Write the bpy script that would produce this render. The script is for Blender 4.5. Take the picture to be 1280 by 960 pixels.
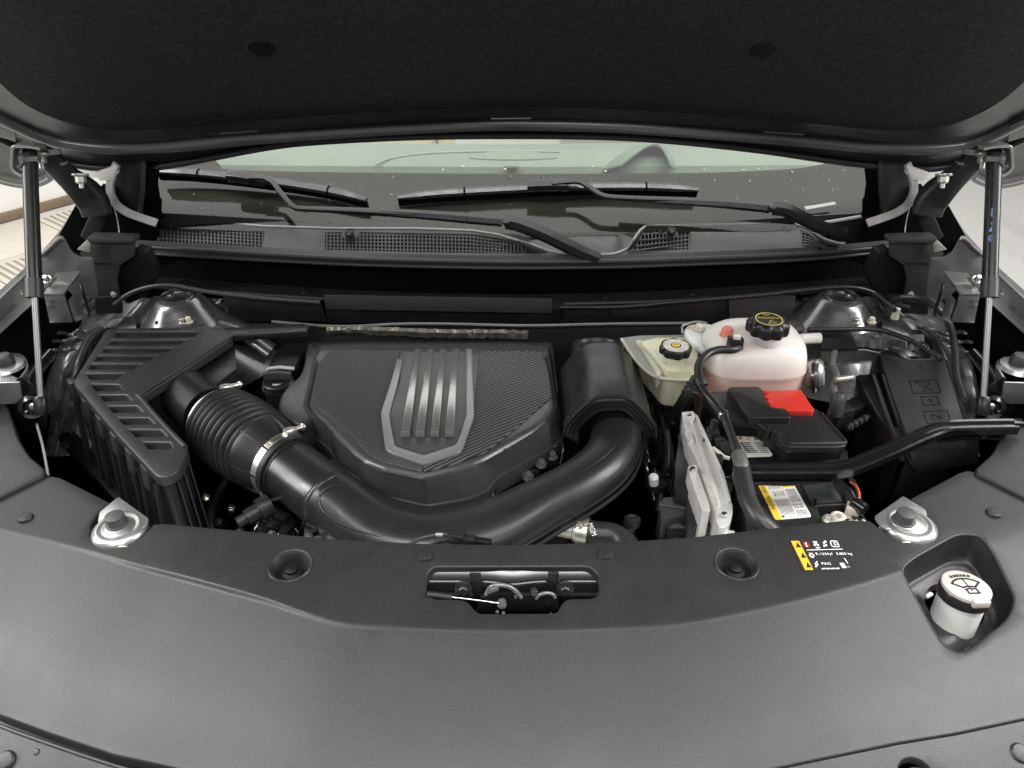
import bpy, bmesh, math, random
from mathutils import Vector, Matrix
from mathutils.geometry import delaunay_2d_cdt
random.seed(7)
S = bpy.context.scene
for o in list(bpy.data.objects): bpy.data.objects.remove(o)
COL = S.collection

# ------------------------------------------------------------------ camera
PITCH = math.radians(33.0); CAMZ = 0.70; FPX = 960.0
cd = bpy.data.cameras.new('camera'); cam = bpy.data.objects.new('camera', cd); COL.objects.link(cam)
cam.location = (0, 0, CAMZ); cam.rotation_euler = (math.pi/2 - PITCH, 0, 0)
cd.sensor_width = 36; cd.lens = FPX/1280*36; cd.clip_start = 0.02; cd.clip_end = 100
S.camera = cam

# ------------------------------------------------------------------ light of the white hall
w = bpy.data.worlds.new('World'); S.world = w; w.use_nodes = True
bg = w.node_tree.nodes['Background']; bg.inputs[0].default_value = (1.0, 0.995, 0.985, 1); bg.inputs[1].default_value = 0.14
def area(name, loc, target, size, energy, col=(1, .985, .965), sy=None):
    l = bpy.data.lights.new(name, 'AREA'); l.energy = energy; l.color = col; l.size = size
    if sy: l.shape = 'RECTANGLE'; l.size_y = sy
    o = bpy.data.objects.new(name, l); COL.objects.link(o); o.location = loc
    o.rotation_euler = (Vector(target)-Vector(loc)).to_track_quat('-Z', 'Y').to_euler()
    return o
area('side_lamp', (-2.7, 0.7, 1.75), (-.5, .95, 0), .40, 106, sy=2.6)
area('side_lamp', (2.7, 0.7, 1.75), (.5, .95, 0), .40, 118, sy=2.6)
area('ceiling_lamp', (0.0, 0.10, 2.6), (0, .3, 0), 3.0, 76, sy=.30)
area('ceiling_lamp', (0.0, -1.7, 2.3), (0, .6, 0), 3.2, 52, sy=.3)
area('ceiling_panel', (0.0, 3.3, 2.9), (0, 3.3, 0), 10.0, 450, sy=6.0)
area('wall_fill', (-2.6, 3.4, 2.3), (-3.4, 5.0, -.6), .6, 40, sy=1.6)  # unseen fill light added to brighten the left wall
S.view_settings.view_transform = 'Standard'; S.view_settings.look = 'None'
S.view_settings.gamma = 1.0; S.view_settings.exposure = 0.0
S.view_settings.use_curve_mapping = False
S.render.engine = 'CYCLES'
S.cycles.use_denoising = True
S.cycles.max_bounces = 8

# ------------------------------------------------------------------ materials
def mat(name, col, rough=.5, metal=0, spec=.5, bump=None, coat=0, var=0, vscale=6, trans=0, sss=0, sssr=(.02, .02, .02), rvar=0, emit=None, bdist=.0006):
    m = bpy.data.materials.new(name); m.use_nodes = True; nt = m.node_tree; b = nt.nodes['Principled BSDF']
    c = (*col, 1)
    b.inputs['Base Color'].default_value = c; b.inputs['Roughness'].default_value = rough
    b.inputs['Metallic'].default_value = metal; b.inputs['Specular IOR Level'].default_value = spec
    if coat: b.inputs['Coat Weight'].default_value = coat; b.inputs['Coat Roughness'].default_value = .05
    if trans: b.inputs['Transmission Weight'].default_value = trans
    if sss:
        b.inputs['Subsurface Weight'].default_value = sss; b.inputs['Subsurface Radius'].default_value = sssr; b.inputs['Subsurface Scale'].default_value = 1.0
    tc = nt.nodes.new('ShaderNodeTexCoord')
    if var or rvar:
        n = nt.nodes.new('ShaderNodeTexNoise'); n.inputs['Scale'].default_value = vscale; n.inputs['Detail'].default_value = 6
        n.inputs['Roughness'].default_value = .65
        nt.links.new(tc.outputs['Object'], n.inputs['Vector'])
        if var:
            r = nt.nodes.new('ShaderNodeMapRange'); r.inputs[1].default_value = .3; r.inputs[2].default_value = .7
            r.inputs[3].default_value = 1-var; r.inputs[4].default_value = 1+var
            mx = nt.nodes.new('ShaderNodeVectorMath'); mx.operation = 'SCALE'; mx.inputs[0].default_value = col
            nt.links.new(n.outputs['Fac'], r.inputs[0]); nt.links.new(r.outputs[0], mx.inputs['Scale']); nt.links.new(mx.outputs[0], b.inputs['Base Color'])
        if rvar:
            r2 = nt.nodes.new('ShaderNodeMapRange'); r2.inputs[1].default_value = .3; r2.inputs[2].default_value = .7
            r2.inputs[3].default_value = max(.02, rough-rvar); r2.inputs[4].default_value = min(1, rough+rvar)
            nt.links.new(n.outputs['Fac'], r2.inputs[0]); nt.links.new(r2.outputs[0], b.inputs['Roughness'])
    if bump:
        n2 = nt.nodes.new('ShaderNodeTexNoise'); n2.inputs['Scale'].default_value = bump[0]; n2.inputs['Detail'].default_value = 3
        bp = nt.nodes.new('ShaderNodeBump'); bp.inputs['Strength'].default_value = bump[1]; bp.inputs['Distance'].default_value = bdist
        nt.links.new(tc.outputs['Object'], n2.inputs['Vector']); nt.links.new(n2.outputs['Fac'], bp.inputs['Height'])
        nt.links.new(bp.outputs[0], b.inputs['Normal'])
    return m
M = {}
M['cover'] = None
M['plastic'] = mat('black_plastic', (.0145, .0145, .0145), .36, bump=(700, .25), rvar=.07, vscale=20)
M['satin'] = mat('satin_black_plastic', (.0155, .0155, .0155), .34, bump=(500, .12), rvar=.09, vscale=14)
M['lid'] = mat('airbox_plastic', (.031, .031, .031), .40, bump=(800, .3), rvar=.07)
M['dull'] = mat('dull_black', (.007, .007, .007), .5, spec=.25, bump=(300, .2))
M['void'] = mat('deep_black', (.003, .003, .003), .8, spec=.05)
M['gloss'] = mat('gloss_black_paint', (.008, .008, .008), .16, spec=.6, coat=.7, bump=(60, .05), rvar=.05, vscale=40)
M['paint'] = mat('dark_body_paint', (.040, .040, .041), .36, metal=.3, coat=.15, bump=(35, .06), rvar=.05, vscale=25)
M['greypaint'] = mat('grey_body_paint', (.42, .42, .415), .30, metal=.25, coat=.4, var=.1)
M['metallic'] = mat('bracket_steel_paint', (.20, .20, .195), .34, metal=.45, coat=.2, var=.15, vscale=25, rvar=.1)
M['steel'] = mat('bright_steel', (.58, .56, .52), .24, metal=1)
M['zinc'] = mat('zinc_plate', (.62, .60, .55), .38, metal=.9, var=.12, vscale=60, rvar=.1)
M['silver'] = mat('silver_bracket', (.47, .47, .465), .30, metal=.8, var=.08, rvar=.08, bump=(250, .08))
M['alu'] = mat('cast_aluminium', (.66, .65, .62), .40, metal=.45, var=.10, vscale=50, bump=(260, .3), rvar=.08)
M['foil'] = mat('heat_shield_foil', (.22, .21, .18), .45, metal=.6, bump=(90, .8), var=.35, vscale=60, bdist=.003)
M['rubber'] = mat('rubber', (.014, .014, .0135), .48, bump=(400, .15))
M['hose'] = mat('hose_rubber', (.020, .020, .019), .40, rvar=.08, vscale=30)
M['felt'] = mat('hood_felt', (.036, .0355, .034), .95, spec=.15, bump=(420, 1.0), var=.45, vscale=150, bdist=.002)
M['trimgrey'] = mat('grey_trim', (.042, .042, .0415), .40, bump=(600, .15), var=.08)
M['trimlight'] = mat('pale_trim', (.40, .395, .38), .36, bump=(300, .15), var=.15, vscale=40)
M['accent'] = mat('cover_accent_grey', (.23, .23, .227), .30, metal=.3)
M['bar'] = mat('brushed_dark_bar', (.38, .377, .365), .22, metal=.7, rvar=.05, vscale=10)
M['darkmetal'] = mat('dark_metal_line', (.20, .195, .185), .22, metal=.9, rvar=.06, vscale=30)
M['batt'] = mat('battery_case', (.020, .022, .021), .28, bump=(300, .08), rvar=.08, vscale=18)
M['batt2'] = mat('battery_lid', (.045, .055, .052), .30, rvar=.08)
M['engine'] = mat('engine_cover_plastic', (.050, .050, .050), .32, bump=(600, .15), rvar=.06, vscale=14)
M['tower'] = mat('tower_dark_metal', (.15, .15, .148), .26, metal=.7, coat=.3, bump=(40, .14), rvar=.08, vscale=30)
M['ridge'] = mat('hood_ridge_highlight', (.17, .17, .17), .34, metal=.5)  # lighter than the frame paint, the ridge's soft highlight is put into the colour
M['wiper'] = mat('wiper_black', (.010, .010, .010), .28, bump=(300, .1), rvar=.06, vscale=40)
M['latchpanel'] = mat('latch_panel_paint', (.008, .008, .008), .15, spec=.55)
M['rod'] = mat('strut_rod', (.34, .34, .33), .36, metal=.8)
M['frit2'] = mat('lower_glass_edge', (.040, .039, .036), .22)
M['apron'] = mat('apron_sheet_metal', (.30, .30, .295), .28, metal=.55, coat=.3, bump=(45, .2), var=.3, vscale=30, rvar=.1)
M['white'] = mat('white_plastic', (.80, .79, .76), .42, sss=.2)
M['tank'] = mat('translucent_tank', (.86, .79, .74), .34, sss=.85, sssr=(.04, .028, .022), var=.04, vscale=20)
M['brake'] = mat('translucent_yellow', (.70, .69, .50), .34, sss=.6, sssr=(.03, .028, .012))
M['brakegrey'] = mat('translucent_flange', (.34, .35, .31), .36, sss=.3)
M['red'] = mat('red_plastic', (.62, .035, .022), .40, bump=(500, .1))
M['pink'] = mat('pink_plug', (.85, .26, .19), .45, sss=.4)
M['yellow'] = mat('label_yellow', (.85, .55, .02), .45)
M['orange'] = mat('label_orange', (.90, .42, .02), .45)
M['paper'] = mat('label_white', (.78, .77, .72), .45)
M['ink'] = mat('label_ink', (.015, .015, .016), .5)
M['inkgrey'] = mat('label_grey_ink', (.16, .16, .17), .5)
M['inkred'] = mat('label_red', (.65, .05, .04), .5)
M['blue'] = mat('strut_blue_print', (.10, .16, .42), .5)
M['gold'] = mat('cap_print', (.70, .62, .14), .5)
M['whiteink'] = mat('label_white_ink', (.82, .82, .80), .5)
M['beige'] = mat('beige_cloth', (.52, .46, .34), .8, bump=(200, .3))
M['dash'] = mat('dash_grey', (.25, .265, .245), .6, bump=(300, .2), var=.06)
M['capgrey'] = mat('cap_grey', (.50, .47, .43), .5, bump=(500, .1))
M['wire_red'] = mat('wire_red', (.5, .08, .04), .45)
M['tape'] = mat('wrapped_tape', (.10, .10, .095), .45, bump=(120, .6), var=.4, vscale=90, bdist=.002)
M['cream'] = mat('cream_plastic', (.62, .58, .48), .4, sss=.15)
M['wall'] = mat('white_wall', (.66, .65, .62), .7, var=.03, vscale=2)
M['skirting'] = mat('brown_skirting', (.17, .12, .075), .6, var=.2, vscale=9)

def cover_mat():
    m = mat('grained_grey_plastic', (.0195, .0193, .0190), .44, bump=(950, .38)); nt = m.node_tree; b = nt.nodes['Principled BSDF']
    tc = nt.nodes.new('ShaderNodeTexCoord')
    def noise(sc, det=5, dist=0, scale=None):
        n = nt.nodes.new('ShaderNodeTexNoise'); n.inputs['Scale'].default_value = sc; n.inputs['Detail'].default_value = det; n.inputs['Distortion'].default_value = dist
        if scale:
            mp = nt.nodes.new('ShaderNodeMapping'); mp.inputs['Scale'].default_value = scale; mp.inputs['Rotation'].default_value = (0, 0, .5); nt.links.new(tc.outputs['Object'], mp.inputs[0]); nt.links.new(mp.outputs[0], n.inputs['Vector'])
        else: nt.links.new(tc.outputs['Object'], n.inputs['Vector'])
        return n.outputs['Fac']
    def rng(v, a, b_, c, d):
        r = nt.nodes.new('ShaderNodeMapRange'); nt.links.new(v, r.inputs[0])
        for i, x in enumerate((a, b_, c, d)): r.inputs[i+1].default_value = x
        return r.outputs[0]
    def mth(op, a, b_):
        q = nt.nodes.new('ShaderNodeMath'); q.operation = op; nt.links.new(a, q.inputs[0])
        if isinstance(b_, (int, float)): q.inputs[1].default_value = b_
        else: nt.links.new(b_, q.inputs[1])
        return q.outputs[0]
    wipe = noise(5, 6, .8, (1, .25, 1)); smudge = noise(14, 5, 1.2); grain = noise(420, 2)
    nt.links.new(mth('ADD', rng(wipe, .35, .65, .40, .47), rng(smudge, .4, .7, 0, .03)), b.inputs['Roughness'])
    vo = nt.nodes.new('ShaderNodeTexVoronoi'); vo.inputs['Scale'].default_value = 55; nt.links.new(tc.outputs['Object'], vo.inputs['Vector'])
    speck = mth('MULTIPLY', rng(vo.outputs['Distance'], .0, .06, 1, 0), rng(noise(9, 2), .55, .62, 0, 1))
    fac = mth('ADD', mth('MULTIPLY', speck, 1.6), mth('ADD', rng(grain, .3, .7, .80, 1.20), rng(smudge, .35, .7, -.05, .10)))
    mx = nt.nodes.new('ShaderNodeVectorMath'); mx.operation = 'SCALE'; mx.inputs[0].default_value = (.0195, .0193, .0190); nt.links.new(fac, mx.inputs['Scale']); nt.links.new(mx.outputs[0], b.inputs['Base Color'])
    return m
M['cover'] = cover_mat()
def tank_mat():
    m = mat('translucent_tank', (.86, .80, .76), .34, sss=.85, sssr=(.04, .028, .022)); nt = m.node_tree; b = nt.nodes['Principled BSDF']
    tc = nt.nodes.new('ShaderNodeTexCoord'); sp = nt.nodes.new('ShaderNodeSeparateXYZ'); nt.links.new(tc.outputs['Object'], sp.inputs[0])
    n = nt.nodes.new('ShaderNodeTexNoise'); n.inputs['Scale'].default_value = 12; nt.links.new(tc.outputs['Object'], n.inputs['Vector'])
    ad = nt.nodes.new('ShaderNodeMath'); ad.operation = 'MULTIPLY_ADD'; nt.links.new(n.outputs['Fac'], ad.inputs[0]); ad.inputs[1].default_value = .014; nt.links.new(sp.outputs['Z'], ad.inputs[2])
    r = nt.nodes.new('ShaderNodeValToRGB'); mr = nt.nodes.new('ShaderNodeMapRange'); mr.inputs[1].default_value = .025; mr.inputs[2].default_value = .075
    nt.links.new(ad.outputs[0], mr.inputs[0]); nt.links.new(mr.outputs[0], r.inputs[0])
    r.color_ramp.elements[0].color = (.80, .50, .43, 1); r.color_ramp.elements[1].color = (.86, .81, .77, 1)
    nt.links.new(r.outputs[0], b.inputs['Base Color'])
    return m
M['tankbody'] = tank_mat()
M['knob'] = mat('bump_stop_rubber', (.055, .055, .054), .5, bump=(500, .2))
def floor_mat():
    m = bpy.data.materials.new('epoxy_floor'); m.use_nodes = True; nt = m.node_tree; b = nt.nodes['Principled BSDF']
    tc = nt.nodes.new('ShaderNodeTexCoord'); mp = nt.nodes.new('ShaderNodeMapping'); mp.inputs['Scale'].default_value = (1.0, .22, 1); mp.inputs['Rotation'].default_value = (0, 0, -1.15)
    n = nt.nodes.new('ShaderNodeTexNoise'); n.inputs['Scale'].default_value = 2.2; n.inputs['Detail'].default_value = 5; n.inputs['Distortion'].default_value = .6
    r = nt.nodes.new('ShaderNodeValToRGB'); r.color_ramp.elements[0].position = .34; r.color_ramp.elements[0].color = (.27, .265, .26, 1)
    r.color_ramp.elements[1].position = .46; r.color_ramp.elements[1].color = (.45, .44, .42, 1)
    nt.links.new(tc.outputs['Object'], mp.inputs[0]); nt.links.new(mp.outputs[0], n.inputs['Vector']); nt.links.new(n.outputs['Fac'], r.inputs[0]); nt.links.new(r.outputs[0], b.inputs['Base Color'])
    b.inputs['Roughness'].default_value = .32
    return m
M['floor'] = floor_mat()
M['sill'] = mat('sill_lit_white', (.80, .79, .76), .35)  # near white, the bright reflection on the sill is put into the colour
M['tile'] = mat('floor_mat_tile', (.42, .39, .33), .6, var=.06, vscale=12)
M['tileslot'] = mat('mat_slot', (.20, .18, .15), .7)

def carbon_mat(name, ang, scale):
    m = bpy.data.materials.new(name); m.use_nodes = True; nt = m.node_tree; b = nt.nodes['Principled BSDF']
    tc = nt.nodes.new('ShaderNodeTexCoord'); mp = nt.nodes.new('ShaderNodeMapping'); mp.inputs['Rotation'].default_value = (0, 0, ang)
    wv = nt.nodes.new('ShaderNodeTexWave'); wv.bands_direction = 'Y'; wv.inputs['Scale'].default_value = scale; wv.inputs['Distortion'].default_value = 0
    r = nt.nodes.new('ShaderNodeValToRGB'); r.color_ramp.elements[0].position = .25; r.color_ramp.elements[0].color = (.010, .010, .010, 1)
    r.color_ramp.elements[1].position = .75; r.color_ramp.elements[1].color = (.10, .10, .098, 1)
    bp = nt.nodes.new('ShaderNodeBump'); bp.inputs['Strength'].default_value = .6; bp.inputs['Distance'].default_value = .0012
    nt.links.new(tc.outputs['Object'], mp.inputs[0]); nt.links.new(mp.outputs[0], wv.inputs['Vector']); nt.links.new(wv.outputs['Fac'], r.inputs[0])
    nt.links.new(r.outputs[0], b.inputs['Base Color']); nt.links.new(wv.outputs['Fac'], bp.inputs['Height']); nt.links.new(bp.outputs[0], b.inputs['Normal'])
    b.inputs['Roughness'].default_value = .36
    return m
M['carbon_r'] = carbon_mat('ribbed_weave_right', math.radians(-38), 50)
M['carbon_l'] = carbon_mat('ribbed_weave_left', math.radians(-38), 82)

def glass_mat():
    m = bpy.data.materials.new('windshield_glass'); m.use_nodes = True; nt = m.node_tree; nt.nodes.clear()
    out = nt.nodes.new('ShaderNodeOutputMaterial'); mx = nt.nodes.new('ShaderNodeMixShader'); fr = nt.nodes.new('ShaderNodeFresnel'); fr.inputs[0].default_value = 1.52
    t = nt.nodes.new('ShaderNodeBsdfTransparent'); t.inputs[0].default_value = (.80, .90, .80, 1)
    g = nt.nodes.new('ShaderNodeBsdfGlossy'); g.inputs['Roughness'].default_value = .02
    nt.links.new(fr.outputs[0], mx.inputs[0]); nt.links.new(t.outputs[0], mx.inputs[1]); nt.links.new(g.outputs[0], mx.inputs[2]); nt.links.new(mx.outputs[0], out.inputs[0])
    return m
M['glass'] = glass_mat()
M['frit'] = mat('windshield_frit', (.042, .034, .034), .20, var=.05)
M['drop'] = mat('water', (.95, .95, .95), .02, trans=1)

# ------------------------------------------------------------------ placing helpers
ct, st = math.cos(PITCH), math.sin(PITCH)
EYE = Vector((0, 0, CAMZ))
def ray(px, py):
    a = (px-640)/FPX; b = (480-py)/FPX
    return Vector((a, ct + b*st, -st + b*ct))
def PZ(px, py, z):
    d = ray(px, py); return EYE + d*((z-CAMZ)/d.z)
def PY(px, py, y):
    d = ray(px, py); return EYE + d*(y/d.y)
def PX(px, py, x):
    d = ray(px, py); return EYE + d*(x/d.x)
class Plane:
    def __init__(s, o, n, up=(0, 1, 0)):
        s.o = Vector(o); s.n = Vector(n).normalized(); up = Vector(up)
        s.v = (up - s.n*up.dot(s.n)).normalized(); s.u = s.v.cross(s.n)
    def hit(s, px, py, w=0):
        d = ray(px, py); t = ((s.o + s.n*w) - EYE).dot(s.n)/d.dot(s.n)
        p = EYE + d*t - s.o
        return (p.dot(s.u), p.dot(s.v))
    def p3(s, u, v, w=0): return s.o + s.u*u + s.v*v + s.n*w
    def uvs(s, pts, w=0): return [s.hit(x, y, w) for x, y in pts]
def rnd(pts, r, n=4, closed=True):
    """round the corners of a polyline"""
    out = []; N = len(pts); P = [Vector(p) for p in pts]
    for i in range(N):
        if not closed and i in (0, N-1): out.append(P[i]); continue
        a, b, c = P[i-1], P[i], P[(i+1) % N]
        la, lc = (a-b).length, (c-b).length
        d = min(r, la*.48, lc*.48)
        p, q = b+(a-b)*(d/max(la, 1e-9)), b+(c-b)*(d/max(lc, 1e-9))
        for k in range(n+1):
            t = k/n; out.append(p*(1-t)**2 + b*2*t*(1-t) + q*t*t)
    return [Vector(p) for p in out]
def cat(pts, n=6, closed=False):
    P = [Vector(p) for p in pts]; N = len(P); out = []
    rng = range(N if closed else N-1)
    for i in rng:
        p1, p2 = P[i], P[(i+1) % N]
        p0 = P[i-1] if (closed or i > 0) else p1*2-p2
        p3 = P[(i+2) % N] if (closed or i+2 < N) else p2*2-p1
        for k in range(n):
            t = k/n
            out.append(.5*((2*p1)+(p2-p0)*t+(2*p0-5*p1+4*p2-p3)*t*t+(3*p1-p0-3*p2+p3)*t**3))
    if not closed: out.append(P[-1])
    return [Vector(p) for p in out]
def resamp(pts, n, closed=False):
    P = [Vector(p) for p in pts]
    if closed: P.append(P[0])
    L = [0]
    for a, b in zip(P, P[1:]): L.append(L[-1]+(b-a).length)
    out = []; j = 0; cnt = n if closed else n-1
    for i in range(n):
        t = L[-1]*i/cnt
        while j < len(L)-2 and L[j+1] < t: j += 1
        s = (t-L[j])/max(1e-9, L[j+1]-L[j]); out.append(P[j].lerp(P[j+1], s))
    return out
def interp(pts, x):
    if x <= pts[0][0]: a, b = pts[0], pts[1]
    elif x >= pts[-1][0]: a, b = pts[-2], pts[-1]
    else:
        for a, b in zip(pts, pts[1:]):
            if a[0] <= x <= b[0]: break
    return a[1] + (b[1]-a[1])*(x-a[0])/max(1e-9, b[0]-a[0])
def inpoly(x, y, poly):
    c = False; j = len(poly)-1
    for i in range(len(poly)):
        xi, yi = poly[i][0], poly[i][1]; xj, yj = poly[j][0], poly[j][1]
        if (yi > y) != (yj > y) and x < (xj-xi)*(y-yi)/(yj-yi)+xi: c = not c
        j = i
    return c
def pdist(x, y, poly):
    best = 1e9; n = len(poly)
    for i in range(n):
        ax, ay = poly[i][0], poly[i][1]; bx, by = poly[(i+1) % n][0], poly[(i+1) % n][1]
        dx, dy = bx-ax, by-ay; L = dx*dx+dy*dy
        t = 0 if L == 0 else max(0, min(1, ((x-ax)*dx+(y-ay)*dy)/L))
        ex, ey = x-ax-dx*t, y-ay-dy*t
        d = ex*ex+ey*ey
        if d < best: best = d
    return math.sqrt(best)
def sstep(t): t = max(0, min(1, t)); return t*t*(3-2*t)

# ------------------------------------------------------------------ object helpers
def thing(name, label, category, loc=(0, 0, 0), group=None):
    o = bpy.data.objects.new(name, None); COL.objects.link(o); o.location = loc; o.empty_display_size = .02
    o['label'] = label; o['category'] = category
    if group: o['group'] = group
    return o
def tag(o, label, category, group=None):
    o['label'] = label; o['category'] = category
    if group: o['group'] = group
    return o
def wloc(o):
    p = Vector((0, 0, 0))
    while o: p += o.location; o = o.parent
    return p
def link(name, me, parent, center):
    o = bpy.data.objects.new(name, me); COL.objects.link(o)
    if parent:
        o.parent = parent; o.location = Vector(center) - wloc(parent)
    else: o.location = center
    return o
def mk(name, verts, faces, m, parent=None, ang=38, solid=0, bevel=0, seg=2, kind=None, flat=False):
    bm = bmesh.new(); V = [bm.verts.new(v) for v in verts]
    for f in faces:
        try: bm.faces.new([V[i] for i in f])
        except ValueError: pass
    bmesh.ops.remove_doubles(bm, verts=bm.verts, dist=1e-6)
    return fin(name, bm, m, parent, ang, solid, bevel, seg, kind, flat)
def fin(name, bm, m, parent=None, ang=38, solid=0, bevel=0, seg=2, kind=None, flat=False):
    bmesh.ops.recalc_face_normals(bm, faces=bm.faces)
    if solid:
        bmesh.ops.solidify(bm, geom=list(bm.faces), thickness=solid)
        bmesh.ops.recalc_face_normals(bm, faces=bm.faces)
    if bevel:
        es = [e for e in bm.edges if len(e.link_faces) == 2 and e.calc_face_angle(0) > math.radians(28)]
        bmesh.ops.bevel(bm, geom=es, offset=bevel, segments=seg, affect='EDGES', profile=.5, clamp_overlap=True)
    c = Vector((0, 0, 0)); vs = [v.co for v in bm.verts]
    lo = Vector([min(v[i] for v in vs) for i in range(3)]); hi = Vector([max(v[i] for v in vs) for i in range(3)])
    c = (lo+hi)/2
    for v in bm.verts: v.co -= c
    me = bpy.data.meshes.new(name); bm.to_mesh(me); bm.free()
    if not flat:
        me.polygons.foreach_set('use_smooth', [True]*len(me.polygons)); me.set_sharp_from_angle(angle=math.radians(ang))
    me.materials.append(m)
    o = link(name, me, parent, c)
    if kind: o['kind'] = kind
    return o
def prism3(name, top, down, m, parent=None, bevel=.0015, seg=2, top2=None):
    """closed prism: list of 3D points swept by vector down (or lofted to top2)"""
    n = len(top); top = [Vector(p) for p in top]
    bot = [Vector(p) for p in top2] if top2 else [p+Vector(down) for p in top]
    faces = [list(range(n)), list(range(2*n-1, n-1, -1))]+[[i, (i+1) % n, n+(i+1) % n, n+i] for i in range(n)]
    return mk(name, top+bot, faces, m, parent, bevel=bevel, seg=seg)
def prismz(name, pxpts, z, depth, m, parent=None, bevel=.0015, seg=2, rr=0, taper=None):
    if rr: pxpts = rnd(pxpts, rr, 3)
    top = [PZ(x, y, z) for x, y in pxpts]
    return prism3(name, top, (0, 0, -depth), m, parent, bevel, seg)
def prismp(name, pl, pxpts, w0, depth, m, parent=None, bevel=.0015, seg=2, rr=0):
    if rr: pxpts = rnd(pxpts, rr, 3)
    top = [pl.p3(*pl.hit(x, y, w0), w0) for x, y in pxpts]
    return prism3(name, top, -pl.n*depth, m, parent, bevel, seg)
def box(name, c, size, m, parent=None, rot=None, bevel=.0015, seg=2):
    x, y, z = [s/2 for s in size]
    vs = [Vector(p) for p in ((-x, -y, -z), (x, -y, -z), (x, y, -z), (-x, y, -z), (-x, -y, z), (x, -y, z), (x, y, z), (-x, y, z))]
    R = rot if rot else Matrix.Identity(3)
    return mk(name, [R@v+Vector(c) for v in vs], [(0, 3, 2, 1), (4, 5, 6, 7), (0, 1, 5, 4), (1, 2, 6, 5), (2, 3, 7, 6), (3, 0, 4, 7)], m, parent, bevel=bevel, seg=seg)
def RZ(a): return Matrix.Rotation(math.radians(a), 3, 'Z')
def frame(axis):
    a = Vector(axis).normalized(); t = Vector((1, 0, 0)) if abs(a.x) < .9 else Vector((0, 1, 0))
    u = a.cross(t).normalized(); v = a.cross(u); return u, v, a
def lathe(name, o, axis, prof, m, parent=None, n=32, ang=38, flute=None, sx=1):
    """prof: list of (radius, height) ; flute=(count, depth) scallops the radius"""
    u, v, a = frame(axis); o = Vector(o); vs = []; fs = []
    for r, h in prof:
        for i in range(n):
            t = 2*math.pi*i/n; rr = r
            if flute and r > flute[2]: rr = r - flute[1]*(.5-.5*math.cos(flute[0]*t))**1.5
            vs.append(o + u*(rr*math.cos(t)*sx) + v*(rr*math.sin(t)) + a*h)
    for k in range(len(prof)-1):
        for i in range(n):
            j = (i+1) % n; fs.append((k*n+i, k*n+j, (k+1)*n+j, (k+1)*n+i))
    if prof[0][0] > 1e-5: fs.append(tuple(range(n))[::-1])
    if prof[-1][0] > 1e-5: fs.append(tuple((len(prof)-1)*n+i for i in range(n)))
    return mk(name, vs, fs, m, parent, ang=ang)
def ring(name, o, axis, prof, m, parent=None, n=32):
    """closed-profile lathe (torus like)"""
    u, v, a = frame(axis); o = Vector(o); K = len(prof)
    vs = [o + u*(r*math.cos(2*math.pi*i/n)) + v*(r*math.sin(2*math.pi*i/n)) + a*h for r, h in prof for i in range(n)]
    fs = [(k*n+i, k*n+(i+1) % n, ((k+1) % K)*n+(i+1) % n, ((k+1) % K)*n+i) for k in range(K) for i in range(n)]
    return mk(name, vs, fs, m, parent)
def sweep(name, pts, section, m, parent=None, caps=True, up=None, scale=None, ang=38, kind=None):
    """sweep a closed 2D section (list of (a,b)) along 3D pts ; a = side, b = up"""
    P = [Vector(p) for p in pts]; N = len(P); K = len(section); vs = []; fs = []
    T = [(P[min(i+1, N-1)]-P[max(i-1, 0)]).normalized() for i in range(N)]
    upv = Vector(up) if up else None
    nrm = None
    for i in range(N):
        t = T[i]
        if upv: b = (upv - t*upv.dot(t)).normalized()
        else:
            if nrm is None:
                q = Vector((0, 0, 1)) if abs(t.z) < .9 else Vector((0, 1, 0)); b = (q - t*q.dot(t)).normalized()
            else: b = (nrm - t*nrm.dot(t)).normalized()
            nrm = b
        s = t.cross(b); k = scale[i] if scale else 1
        k1, k2 = k if isinstance(k, tuple) else (k, k)
        for (x, y) in section: vs.append(P[i]+s*(x*k1)+b*(y*k2))
    for i in range(N-1):
        for j in range(K):
            jj = (j+1) % K; fs.append((i*K+j, i*K+jj, (i+1)*K+jj, (i+1)*K+j))
    if caps: fs += [tuple(range(K))[::-1], tuple((N-1)*K+j for j in range(K))]
    return mk(name, vs, fs, m, parent, ang=ang, kind=kind)
def circ(r, n=14, e=1): return [(r*math.cos(2*math.pi*i/n), r*e*math.sin(2*math.pi*i/n)) for i in range(n)]
def rrect(w, h, r, n=3):
    out = []
    for cx, cy, a0 in ((w-r, h-r, 0), (-w+r, h-r, 90), (-w+r, -h+r, 180), (w-r, -h+r, 270)):
        for k in range(n+1):
            a = math.radians(a0+90*k/n); out.append((cx+r*math.cos(a), cy+r*math.sin(a)))
    return out
def tube(name, pts, r, m, parent=None, n=14, smooth=6, scale=None, up=None, e=1, caps=True, kind=None):
    if smooth > 1:
        if scale:
            sc = cat([(s, 0, 0) for s in scale], smooth); scale = [s[0] for s in sc]
        pts = cat(pts, smooth)
    return sweep(name, pts, circ(r, n, e), m, parent, scale=scale, up=up, caps=caps, kind=kind)
def loft(name, loops, m, parent=None, cap0=True, cap1=True, ang=38, closed=True, solid=0, bevel=0, kind=None):
    K = len(loops[0]); vs = [p for l in loops for p in l]; fs = []
    for i in range(len(loops)-1):
        for j in range(K if closed else K-1):
            jj = (j+1) % K; fs.append((i*K+j, i*K+jj, (i+1)*K+jj, (i+1)*K+j))
    if closed and cap0: fs.append(tuple(range(K))[::-1])
    if closed and cap1: fs.append(tuple((len(loops)-1)*K+j for j in range(K)))
    return mk(name, vs, fs, m, parent, ang=ang, solid=solid, bevel=bevel, kind=kind)
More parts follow.
